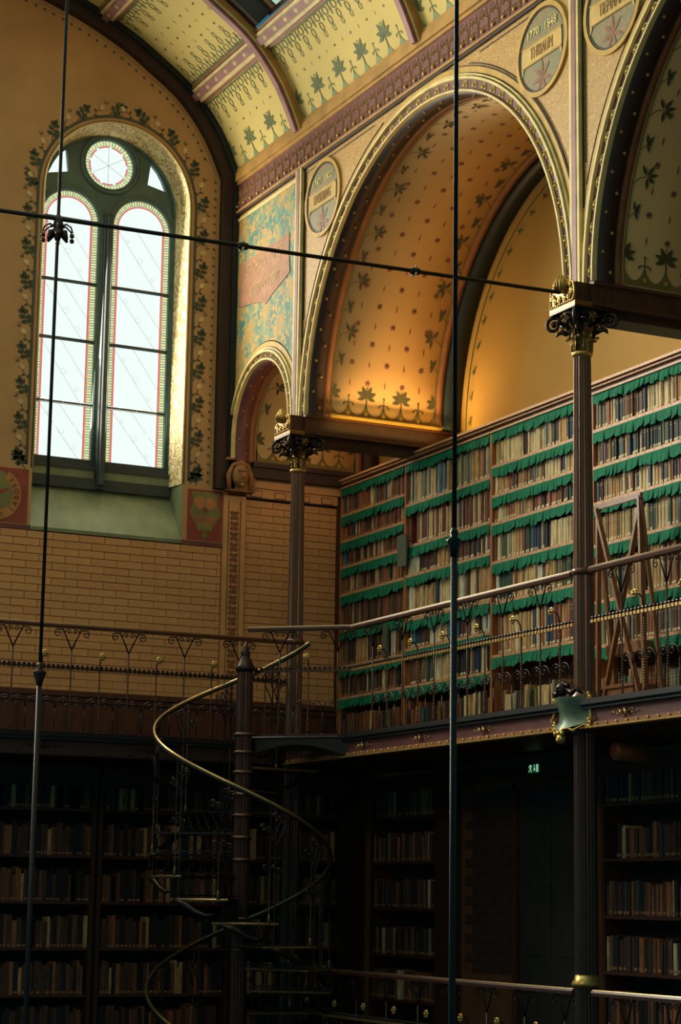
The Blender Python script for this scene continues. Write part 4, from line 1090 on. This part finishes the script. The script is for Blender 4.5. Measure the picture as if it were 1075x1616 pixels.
# baluster scroll: drawn in plane x (tangent) z
ss = MB()
q = [(0, -.45), (.02, -.36), (.07, -.26), (.09, -.2)]+spiral(.055, -.14, .055, R(-20), 1.5, 1, 14); ss.tube([(u, 0, v) for u, v in q], .0065, 4)
ssm = ss.mesh('baluster_scroll', 'iron', True)
ss = MB()
q = [(0, -.30), (-.03, -.27)]+spiral(-.075, -.24, .045, R(-20), 1.4, 1, 12); ss.tube([(u, 0, v) for u, v in q], .0065, 4)
ssm2 = ss.mesh('baluster_curl', 'iron', True)
ss = MB()
q = list(reversed(spiral(.05, -.62, .035, R(200), 1.3, -1, 12)))+[(0, -.60)]+spiral(-.05, -.62, .035, R(-20), 1.3, 1, 12); ss.tube([(u, 0, v) for u, v in q], .0065, 4)
ssm3 = ss.mesh('baluster_knot', 'iron', True)
base_ang = math.atan2(d0.y, d0.x)
for k in range(-7, 8):
    ph = -4+31.5*k; z = -.22+.22*k; ang = base_ang-R(ph)
    tr_ = obj('tread', tm, st, (0, 0, z-ZL), (0, 0, ang))
    obj('riser', rbm, tr_, None, (0, 0, R(18))); obj('edge_bracket', scm, tr_)
    for j, dp in enumerate((-14, 14)):
        p2 = ph+dp
        if p2 > 226: continue
        h = zr(p2)-z
        p = sp(p2, RS, z); bl = obj('baluster', None, st, p, (0, 0, base_ang-R(p2)+PI/2))
        q = MB(); q.tube([(0, 0, 0), (0, 0, h-.02)], .0075, 4); q.build('baluster_rod', 'iron', bl)
        if j == 0: obj('baluster_foot', nbm, bl)
        obj('baluster_scroll', ssm, bl, (0, 0, h)); obj('baluster_curl', ssm2, bl, (0, 0, h)); obj('baluster_knot', ssm3, bl, (0, 0, h))
# landing
lg = thing('stair_landing', 'small triangular iron landing linking the gallery to the spiral stair', 'landing', (0, 0, 0))
b = MB(); b.slab([[(-.1, 18.88), (-.86, 19.60), (-.86, 19.72), (-.1, 19.88)]], lambda u, v, w_: (u, v, ZD-w_), .03); b.build('landing_plate', 'ironD', lg)
b = MB(); P0, P1 = Vector((-.86, 19.60)), Vector((-.08, 18.87)); dd = (P1-P0).normalized(); nn_ = Vector((dd.y, -dd.x)); Ld = (P1-P0).length
lp = [(0, 0), (Ld, 0), (Ld, -.22)]+[(Ld-Ld*i/12, -.21+.12*math.sin(PI*i/12)) for i in range(1, 12)]+[(0, -.22)]
b.slab([lp], lambda u, v, w_: (P0.x+dd.x*u+nn_.x*w_, P0.y+dd.y*u+nn_.y*w_, ZD+v), .03, 0)
b.tube([(P0.x+dd.x*u+nn_.x*.035, P0.y+dd.y*u+nn_.y*.035, ZD-.02) for u in (0, Ld)], .012, 5, 1)
q = [(P0.x+dd.x*(Ld-Ld*i/12)+nn_.x*.03, P0.y+dd.y*(Ld-Ld*i/12)+nn_.y*.03, ZD-.21+.12*math.sin(PI*i/12)) for i in range(13)]; b.tube(q, .009, 5, 1)
b.build('arched_beam', ['ironD', 'iron'], lg)

# ================================================================== BOOKCASES (upper gallery)
XS = 1.45
BAYS = [  # name, y_left, y_right, shelf edge heights
 ('upper oak bookcase in the dark corner beside the brick end wall', 22.2, 20.57, [4.54, 4.225, 3.91, 3.58, 3.15, 2.72, 2.35], 1),
 ('upper oak bookcase, second from the brick end wall, green cloth flaps', 20.55, 18.65, [4.40, 3.925, 3.59, 3.09, 2.76, 2.35], 2),
 ('upper oak bookcase just left of the near column, green cloth flaps', 18.63, 16.74, [4.50, 4.184, 3.89, 3.481, 3.055, 2.503], 3),
 ('upper oak bookcase right of the near column, behind the wooden steps', 16.70, 14.79, [4.505, 4.142, 3.79, 3.378, 2.833, 2.407], 4),
 ('upper oak bookcase at the right edge of the picture', 14.77, 12.86, [4.505, 4.142, 3.79, 3.378, 2.833, 2.407], 5)]
ORD = ['first', 'second', 'third', 'fourth', 'fifth', 'sixth', 'seventh', 'eighth', 'ninth', 'tenth', 'eleventh', 'twelfth', 'thirteenth', 'fourteenth', 'fifteenth', 'sixteenth', 'seventeenth', 'eighteenth', 'nineteenth', 'twentieth']
def ordn(n):
    if n <= 20: return ORD[n-1]
    tens = {2: 'twenty', 3: 'thirty', 4: 'forty', 5: 'fifty'}[n//10]
    return {20: 'twentieth', 30: 'thirtieth', 40: 'fortieth', 50: 'fiftieth'}[n] if n % 10 == 0 else tens+'-'+ORD[n % 10-1]
COL = dict(tan=(196, 152, 96), cream=(222, 196, 146), buff=(206, 172, 116), brown=(120, 76, 48), umber=(84, 56, 40), black=(38, 36, 36), navy=(44, 62, 84), green=(58, 84, 66), maroon=(112, 50, 44), grey=(134, 130, 108), olive=(118, 106, 66), russet=(160, 96, 58), white=(222, 214, 186), blue=(60, 118, 150))
CN = list(COL)
for k, c in COL.items(): M['bk_'+k] = mat('book_'+k, c, .6, 0, .3, 25, .1, (1, 1, .3))
M['label'] = mat('book_label', (226, 206, 160), .7); M['dimlabel'] = mat('dimmed_book_label', (176, 120, 78), .7)  # second label tone is dimmed for the shade of lower and corner shelves
M['pages'] = mat('book_pages', (200, 178, 130), .8)
WT = dict(tan=16, cream=13, buff=14, brown=10, umber=8, black=5, navy=4, green=4, maroon=4, grey=5, olive=4, russet=8, white=4, blue=1)
def bookgeo(b, y, w_, z, h, x, depth, lean, col_k, lab_k, page_k):
    """spine faces -X; y is the centre"""
    T = Matrix.Translation((x, y, z)) @ Matrix.Rotation(lean, 4, 'X')
    hw = w_/2-.0012; pr = [(0.010, -hw), (.002, -hw*.6), (0, 0), (.002, hw*.6), (.010, hw)]
    vs = [T @ Vector((u, v, zz)) for zz in (0, h) for u, v in pr+[(depth, hw), (depth, -hw)]]
    fs = [(i, i+1, 8+i, 7+i) for i in range(4)]+[(4, 5, 12, 11), (5, 6, 13, 12), (6, 0, 7, 13), (0, 6, 5, 4, 3, 2, 1)]
    b.add(vs, fs, col_k); b.add(vs[7:], [(0, 1, 2, 3, 4, 5, 6)], page_k)
rng = random.Random(11)
allbooks = []
def fill_row(bay, row, y0, y1, z, hrow, pal=None, dark=False, x=XS, dens=1):
    """y0 > y1; from left to right in view = decreasing y"""
    y = y0-(.09 if bay == 3 and row >= 6 else .02); y1 = y1+(.07 if bay == 3 and row >= 6 else 0); idx = 0; run = rng.choice(CN); series = 0
    base_h = hrow
    while y > y1+.05:
        if series <= 0:
            run = rng.choices(CN, [WT[c] for c in CN])[0]; series = rng.choice([1, 1, 1, 1, 2, 3, 5]); wrun = rng.uniform(.026, .062); hr = rng.uniform(.80, .99)
        w_ = wrun*(rng.uniform(.85, 1.15) if series < 2 else 1); series -= 1
        if pal and rng.random() < (.9 if bay > 10 else .75): c = rng.choice(pal)
        else: c = run
        h = base_h*hr*rng.uniform(.97, 1.0); lean = 0
        if rng.random() < .03: lean = rng.uniform(-.03, .03)
        if bay == 3 and row == 7: lean = .13 if idx < 12 else -.05
        if bay == 3 and row == 6: lean = -.06 if idx < 9 else 0
        if rng.random() < .012: y -= rng.uniform(.05, .11); continue
        y -= w_; idx += 1
        allbooks.append(dict(bay=bay, row=row, i=idx, y=y+w_/2, w=w_, z=z, h=h, x=x+rng.uniform(.0, .022), d=.2, lean=lean, c=c, lab=rng.random() < .8))
PAL = {(4, 2): ['navy', 'green', 'grey', 'black'], (4, 3): ['cream', 'navy', 'tan', 'maroon'], (4, 4): ['tan', 'olive', 'green', 'cream'], (4, 5): ['black', 'olive', 'tan'], (4, 6): ['umber', 'brown', 'grey'], (3, 6): ['russet', 'tan', 'buff', 'navy'],
       (2, 2): ['buff', 'brown', 'maroon'], (2, 1): ['grey', 'buff', 'cream', 'navy'], (2, 5): ['cream', 'blue', 'white', 'maroon', 'navy'], (2, 7): ['russet', 'brown', 'black', 'tan'],
       (1, 1): ['russet', 'brown', 'navy', 'brown'], (1, 2): ['russet', 'brown', 'umber'], (1, 3): ['russet', 'brown', 'umber', 'black'], (1, 4): ['tan', 'brown', 'russet', 'black'], (1, 5): ['brown', 'umber', 'black'], (1, 6): ['brown', 'umber', 'black', 'maroon'], (1, 7): ['brown', 'umber', 'black'], (1, 8): ['brown', 'umber', 'black']}
UP = MB(); UP.box(XS-.02, XS+.30, -.012, .012, 0, 3.3); upm = UP.mesh('upright', 'wood')
for (lab, yl, yr, shelves, nb) in BAYS:
    t = thing('bookcase', lab, 'bookcase', (XS, (yl+yr)/2, ZD), group=None)
    o = Vector((XS, (yl+yr)/2, ZD))
    def pb(x0, x1, y0, y1, z0, z1, k=None, bb=None): bb.box(x0-o.x, x1-o.x, y0-o.y, y1-o.y, z0-o.z, z1-o.z, k)
    for y in (yl, yr):
        b = MB(); pb(XS-.015, XS+.3, y-.012, y+.012, ZD, 4.87, bb=b); b.build('upright', 'wood', t)
    b = MB(); pb(XS+.25, XS+.3, yr, yl, ZD, 4.87, bb=b); b.build('back_board', 'woodD', t)
    b = MB()
    for x0, z0, z1, k in ((-.035, 4.855, 4.875, 0), (-.02, 4.875, 4.905, 1), (-.06, 4.905, 4.92, 0), (-.05, 4.92, 4.93, 1), (-.09, 4.93, 4.955, 0)): pb(XS+x0, XS+.42, yr-.005, yl+.005, z0, z1, k, b)
    b.build('cornice', ['woodL', 'woodP'], t)
    b = MB(); pb(XS-.01, XS+.3, yr, yl, ZD, ZD+.10, bb=b); b.build('plinth', 'woodD', t)
    tops = [4.86]+[s-.028 for s in shelves]; bots = shelves+[ZD+.10]
    for i, (zt, zb_) in enumerate(zip(tops, bots)):
        if i < len(shelves):
            b = MB(); pb(XS, XS+.25, yr+.012, yl-.012, zb_-.022, zb_, 0, b); pb(XS-.016, XS, yr+.012, yl-.012, zb_-.026, zb_+.004, 1, b)
            y = yl-.05
            while y > yr: pb(XS-.018, XS-.016, y-.004, y+.004, zb_-.015, zb_-.007, 2, b); y -= .14
            b.build('shelf', ['wood', 'woodL', 'dark'], t)
        # scalloped green cloth flap
        b = MB(); y = yl-.014; hgt = .098; first_ = True
        while y > yr+.02:
            wv = min(rng.uniform(.05, .12), y-yr-.014); dx = rng.uniform(-.012, .004); dz = rng.uniform(-.014, .014); sl = rng.uniform(-.02, .02)
            A = [(XS-.018, y, zt), (XS-.018, y-wv, zt), (XS-.026+dx, y-wv*1.02, zt-hgt+dz+sl), (XS-.030+dx*1.6, y-wv*.5, zt-hgt+dz-.012+rng.uniform(-.006, .006)), (XS-.022+dx*.4, y+wv*.02, zt-hgt+dz-sl)]
            vs = [(p[0]-o.x, p[1]-o.y, p[2]-o.z) for p in A]+[(p[0]+.004-o.x, p[1]-o.y, p[2]-o.z) for p in A]
            b.add(vs, [(0, 1, 2, 3, 4), (9, 8, 7, 6, 5), (2, 7, 8, 3), (3, 8, 9, 4), (0, 4, 9, 5), (1, 6, 7, 2)]); y -= wv
        b.build('dust_flap', 'cloth', t)
        hr = zt-zb_-.05
        fill_row(nb, i+1, yl-.012, yr+.012, zb_+.001, hr if i < len(shelves) else min(hr, .45), PAL.get((nb, i+1)))
# individuals: the nearest 300 visible; the rest as stuff
seen = [q for q in allbooks if 15.22 < q['y'] and q['bay'] >= 2 and q['z'] > 1.7]
seen.sort(key=lambda q: q['y']); seen = [q for q in seen if not (14.6 < q['y'] and False)][:300]
ids = set(id(q) for q in seen)
lm = MB(); lm.box(-.0012, .001, -.5, .5, 0, .026); lmm = lm.mesh('spine_label', 'label')
SHORT = {2: 'bay left of centre', 3: 'bay left of near column', 4: 'bay behind wooden steps', 5: 'rightmost bay'}
NM = dict(tan='tan', cream='cream', buff='buff', brown='mid-brown', umber='dark brown', black='black', navy='navy blue', green='dark green', maroon='maroon', grey='grey', olive='olive', russet='russet', white='off-white', blue='bright blue')
for q in allbooks:
    if id(q) not in ids: continue
    b = MB(); bookgeo(b, 0, q['w'], 0, q['h'], 0, q['d'], q['lean'], 0, 0, 1)
    for zz in (.72, .8): b.box(-.0015, .004, -q['w']*.3, q['w']*.3, q['h']*zz, q['h']*zz+.006, 1)
    lb = f"{NM[q['c']]} book, {ordn(q['i'])} from left, {ORD[q['row']-1]} row down, {SHORT[q['bay']]}"
    o = b.build('book', ['bk_'+q['c'], 'pages'], None, loc=(q['x'], q['y'], q['z']), label=lb, cat='book', group='books on the upper gallery shelves')
    if q['lab']: obj('spine_label', lmm, o, (-.001, 0, .018), (q['lean'], 0, 0), scale=(1, q['w']*.62, 1))

# ================================================================== LOWER STOREY
# lower bookcases: end wall (faces -Y) and right wall (faces -X)
YL = 21.9
def low_case_end(x0, x1, label):
    t = thing('bookcase', label, 'bookcase', ((x0+x1)/2, YL, ZL)); cx = (x0+x1)/2
    b = MB(); b.box(x0-cx, x0-cx+.05, 0, .35, 0, 3.15); b.build('upright', 'woodD', t); b = MB(); b.box(x1-cx-.05, x1-cx, 0, .35, 0, 3.15); b.build('upright', 'woodD', t)
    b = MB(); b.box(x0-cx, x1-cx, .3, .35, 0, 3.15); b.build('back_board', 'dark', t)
    b = MB(); b.box(x0-cx, x1-cx, -.06, .35, 3.08, 3.14, 0); b.box(x0-cx, x1-cx, -.1, .35, 3.14, 3.2, 1); b.box(x0-cx, x1-cx, -.03, .35, 2.98, 3.08, 1); b.build('cornice', ['woodP', 'woodD'], t)
    for z in (.943, .441, -.05, -.54, -1.03, -1.5):
        b = MB(); b.box(x0-cx+.05, x1-cx-.05, 0, .3, z-.03-ZL, z-ZL); b.build('shelf', 'woodP', t)
        y = 0; x = x0+.07; idx = 0
        while x < x1-.1:
            w_ = rng.uniform(.025, .06); h = rng.uniform(.27, .36)
            if rng.random() < .04: x += .06; continue
            lowend.append((x+w_/2, w_, z, h, rng.choice(['brown', 'umber', 'black', 'umber', 'black', 'umber', 'black', 'russet', 'umber', 'brown', 'tan', 'black']))); x += w_  # mostly browns and blacks, darkened further to stand in for under-gallery shade
lowend = []
low_case_end(-3.6, -1.63, 'dark lower bookcase at the left edge, under the end gallery')
low_case_end(-1.60, -.02, 'dark lower bookcase under the end gallery, behind the spiral stair')
low_case_end(.05, 1.40, 'shadowed lower bookcase in the corner right of the spiral stair')
def low_case_side(y0, y1, shelves, label, nb):
    t = thing('bookcase', label, 'bookcase', (XS, (y0+y1)/2, ZL)); cy = (y0+y1)/2
    b = MB(); b.box(0, .3, y0-cy-.04, y0-cy, 0, 3.1); b.build('upright', 'woodD', t); b = MB(); b.box(0, .3, y1-cy, y1-cy+.04, 0, 3.1); b.build('upright', 'woodD', t)
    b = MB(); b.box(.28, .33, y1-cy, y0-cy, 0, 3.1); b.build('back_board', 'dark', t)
    b = MB(); b.box(-.04, .3, y1-cy, y0-cy, 3.0, 3.08, 0); b.box(-.08, .3, y1-cy, y0-cy, 3.08, 3.16, 1); b.build('cornice', ['woodP', 'woodD'], t)
    for r_, z in enumerate(shelves):
        b = MB(); b.box(-.01, .28, y1-cy, y0-cy, z-.03-ZL, z-ZL); b.build('shelf', 'woodP', t)
        fill_row(nb, r_+1, y0-.04, y1+.04, z+.001, .33, ['brown', 'umber', 'black', 'umber', 'black', 'umber', 'russet', 'black'])  # same darkened palette, shade put into the book colours
    b = MB(); b.box(-.02, .0, y1-cy, y0-cy, .92-ZL-.62-.46, .92-ZL-.62-.36); 
low_case_side(21.35, 19.75, [.92, .43, -.07, -.57, -1.05], 'shadowed lower side bookcase left of the dark pier', 11)
low_case_side(16.62, 12.9, [.925, .418, -.10, -.60, -1.1], 'dark lower bookcase right of the near column', 12)
# all the remaining books
KM = ['bk_'+c for c in CN]+['pages', 'label', 'dimlabel']; S = MB()
for q in allbooks:
    if id(q) in ids: continue
    bookgeo(S, q['y'], q['w'], q['z'], q['h'], q['x'], q['d'], q['lean'], CN.index(q['c']), 0, len(CN))
    if q['lab']: S.box(q['x']-.0015, q['x']+.001, q['y']-q['w']*.3, q['y']+q['w']*.3, q['z']+.016, q['z']+.042, len(CN)+(2 if q['bay'] > 10 or q['bay'] == 1 else 1))
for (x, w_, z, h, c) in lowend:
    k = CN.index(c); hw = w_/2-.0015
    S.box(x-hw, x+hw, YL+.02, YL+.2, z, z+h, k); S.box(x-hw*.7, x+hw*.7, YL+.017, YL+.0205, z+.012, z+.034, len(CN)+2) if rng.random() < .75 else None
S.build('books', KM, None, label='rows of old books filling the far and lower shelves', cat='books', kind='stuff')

# right lower wall: brick, door, cornice, pier
wl = obj('wall_right.001', None, kind='structure')
b = MB(); b.box(1.47, 1.8, 16.66, 19.7, ZL, 1.46); b.build('brick_backing', 'mortar', wl)
db = MB(); 
z = ZL
row = 0; q0 = {}
cnt = 0
def dbr(L):
    k = round(L, 2)
    if k not in q0:
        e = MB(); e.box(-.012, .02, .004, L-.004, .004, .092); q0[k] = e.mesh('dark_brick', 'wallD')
    return q0[k]
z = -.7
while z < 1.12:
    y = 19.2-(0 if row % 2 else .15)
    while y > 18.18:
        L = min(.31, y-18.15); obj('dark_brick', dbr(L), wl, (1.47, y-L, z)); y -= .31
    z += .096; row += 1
b = MB(); b.box(1.36, 1.5, 16.7, 19.3, 1.34, 1.42, 0); b.box(1.42, 1.5, 16.7, 19.3, 1.24, 1.34, 1); b.box(1.38, 1.5, 16.7, 19.3, 1.2, 1.235, 1)
y = 19.2
while y > 16.8: b.box(1.395, 1.42, y-.03, y, 1.255, 1.325, 0); y -= .055
b.build('dentil_cornice', ['wallD', 'woodP'], wl)
b = MB(); b.box(1.36, 1.6, 19.3, 19.68, ZL, 1.46); b.box(1.33, 1.6, 19.27, 19.7, 1.3, 1.46); b.build('pier', 'woodD', wl)
dr = obj('door_1', None, kind='structure')
b = MB(); b.box(1.40, 1.48, 18.08, 18.16, ZL, 1.17); b.box(1.40, 1.48, 16.72, 16.8, ZL, 1.17); b.box(1.40, 1.48, 16.72, 18.16, 1.12, 1.18); b.build('door_frame', 'woodP', dr)
b = MB(); b.box(1.45, 1.47, 16.8, 18.08, ZL, 1.12, 0)
for (y0, y1) in ((16.9, 17.4), (17.5, 18.0)): b.box(1.44, 1.45, y0, y1, -.5, 1.0, 0)
b.build('door_leaf', 'door', dr)
sg = thing('exit_sign', 'small lit green exit sign with running figure above the dark doorway', 'sign', (1.39, 17.69, 1.30))
b = MB(); b.box(-.02, .005, -.135, .12, -.085, .10); b.build('sign_box', 'woodP', sg)
b = MB(); b.box(-.026, -.02, -.11, .10, -.045, .075); b.build('sign_face', 'signG', sg)
b = MB()
mpS = lambda u, v: (-.028, -u, v)
b.poly([[(.055, -.035), (.09, -.035), (.09, .06), (.055, .06)]], mpS)
b.poly([linep(.02, .045, .02, -.005, .012)], mpS); b.poly([[(-.0, .0), (.04, .0), (.02, -.032)]], mpS)
b.poly([circ(-.045, .05, .011, n=8)], mpS)
for l_q in ((-.048, .038, -.055, .0, .018), (-.055, .005, -.035, -.018, .01), (-.035, -.018, -.038, -.038, .009), (-.055, .0, -.07, -.022, .01), (-.07, -.022, -.088, -.03, .009), (-.048, .034, -.025, .015, .008), (-.05, .034, -.078, .022, .008), (-.078, .022, -.08, .005, .008)): b.poly([linep(*l_q)], mpS)
b.build('sign_pictogram', 'signW', sg)
# brown cylinder speaker under the gallery
sp_ = thing('loudspeaker', 'brown horizontal cylindrical loudspeaker hanging under the gallery beside the near column', 'loudspeaker', (.35, 14.5, 1.24))
b = MB(); b.lathe([(.07, -.16), (.078, -.15), (.078, .14), (.06, .16)], 20, (0, 0, 0), axis='x'); b.build('speaker_body', 'speaker', sp_, True)
b = MB(); b.tube([(0, 0, .07), (0, 0, .24)], .01, 6); b.build('hanger', 'ironD', sp_)

# wooden library steps with crossed braces
lt = thing('library_steps', 'wooden library step frame with crossed braces and a box foot, right of the near column', 'ladder', (1.18, 15.86, ZD))
def bar(name, a, c_, w_=.045, t_=.03):
    a, c_ = Vector(a), Vector(c_); d = c_-a; L = d.length; q = d.to_track_quat('Z', 'X').to_matrix().to_4x4()
    b = MB(); b.box(-t_/2, t_/2, -w_/2, w_/2, 0, L, 0, Matrix.Translation(a) @ q); return b.build(name, 'woodS', lt)
bar('stile', (0, .38, 0), (0, .36, 2.02)); bar('stile', (0, -.38, 0), (0, -.32, 2.02)); bar('top_rail', (0, .40, 2.02), (0, -.35, 2.02), .03, .05)
bar('brace', (-.02, .36, 2.0), (-.02, -.36, .1)); bar('brace', (.02, -.32, 2.0), (.02, .36, .1)); bar('back_leg', (.0, -.34, 1.98), (.2, -.40, 0)); bar('back_leg', (.0, .36, 1.98), (.2, .36, 0))
b = MB(); b.box(.02, .05, -.2, .36, .04, .33); b.box(.02, .25, -.2, -.18, .04, .33); b.box(.02, .25, .34, .36, .04, .33); b.box(.0, .05, -.21, .37, .31, .34); b.box(.06, .2, -.22, .34, .62, .72); b.build('step_box', 'woodS', lt)
# grey card on the upright, grey folder leaning
o_ = thing('shelf_card', 'grey-green card panel fixed between the first two upper bookcases', 'sign', (1.38, 20.50, 3.86))
b = MB(); b.box(-.01, .01, -.09, .12, -.17, .19); b.build('card', 'grey', o_); b = MB(); b.box(.01, .05, -.01, .01, -.05, .05); b.build('card_bracket', 'woodD', o_)
o_ = thing('grey_folder', 'tall grey-green folder standing among the brown books in the dark corner bay', 'folder', (1.41, 20.98, 2.725))
b = MB(); b.box(0, .03, -.055, .055, .0, .36); b.build('folder_cover', 'grey', o_)

# ================================================================== TIE ROD AND HANGING RODS
tr = thing('tie_rod', 'long dark iron tie rod crossing the nave to the near column capital', 'rod', (0, 14.65, 5.08))
zt = lambda x: .05+.0145*x
b = MB(); b.tube([(-.22, 0, zt(-.22)), (-9.3, 0, zt(-9.3))], .017, 8); b.build('rod', 'ironD', tr, True)
for x, m_ in ((-1.62, 'white'), (-3.17, 'white')):
    b = MB(); b.lathe([(.018, -.05), (.03, -.03), (.034, 0), (.03, .03), (.018, .05)], 12, (x, 0, zt(x)), axis='x', k=0)
    for k in range(4):
        a = PI/4+PI/2*k; b.tube([(x, .02*math.cos(a), zt(x)+.02*math.sin(a)), (x-.015, .05*math.cos(a), zt(x)+.055*math.sin(a))], [.014, .008], 6, 1)
    b.build('turned_joint', ['iron', m_], tr, True)
rod1 = thing('hanging_rod', 'thin dark hanging rod at left, passing the tie rod with a leafy boss', 'rod', (-4.70, 14.65, -3.0))
b = MB(); b.tube([(0, 0, 4.60), (0, 0, 13.75)], .0135, 8); b.tube([(0, 0, 0), (0, 0, 4.56)], .02, 8); b.build('rod', 'ironD', rod1, True)
b = MB(); b.lathe([(.018, 4.5), (.03, 4.55), (.048, 4.6), (.05, 4.61), (.02, 4.625), (.025, 4.65), (.013, 4.68)], 12); b.build('collar', 'iron', rod1, True)
zb_ = 8.01
b = MB(); b.lathe([(.02, zb_-.12), (.04, zb_-.05), (.045, zb_), (.03, zb_+.05), (.02, zb_+.08)], 10)
for k in range(6):
    a = PI/3*k+.2; ca, sa = math.cos(a), math.sin(a)
    b.tube([(.02*ca, .02*sa, zb_-.02), (.07*ca, .07*sa, zb_-.0), (.115*ca, .115*sa, zb_-.03), (.13*ca, .13*sa, zb_-.075)], [.012, .008, .007, .006], 5)
    b.ball((.125*ca, .125*sa, zb_-.10), .02, 6)
    b.tube([(.02*ca, .02*sa, zb_-.05), (.06*ca, .06*sa, zb_-.07), (.085*ca, .085*sa, zb_-.12)], [.02, .03, .01], 5)
b.build('leafy_boss', 'iron', rod1, True)
rod2 = thing('hanging_rod', 'dark hanging rod in front of the large arch and bookshelves, small collar half way', 'rod', (-4.601, 8.66, -3.0))
b = MB(); b.tube([(0, 0, 4.74), (0, 0, 13.6)], .0115, 8); b.tube([(0, 0, 0), (0, 0, 4.70)], .0165, 8); b.build('rod', 'ironD', rod2, True)
b = MB(); b.lathe([(.015, 4.62), (.024, 4.67), (.036, 4.7), (.038, 4.71), (.016, 4.725), (.02, 4.745), (.012, 4.77)], 12); b.build('collar', 'iron', rod2, True)
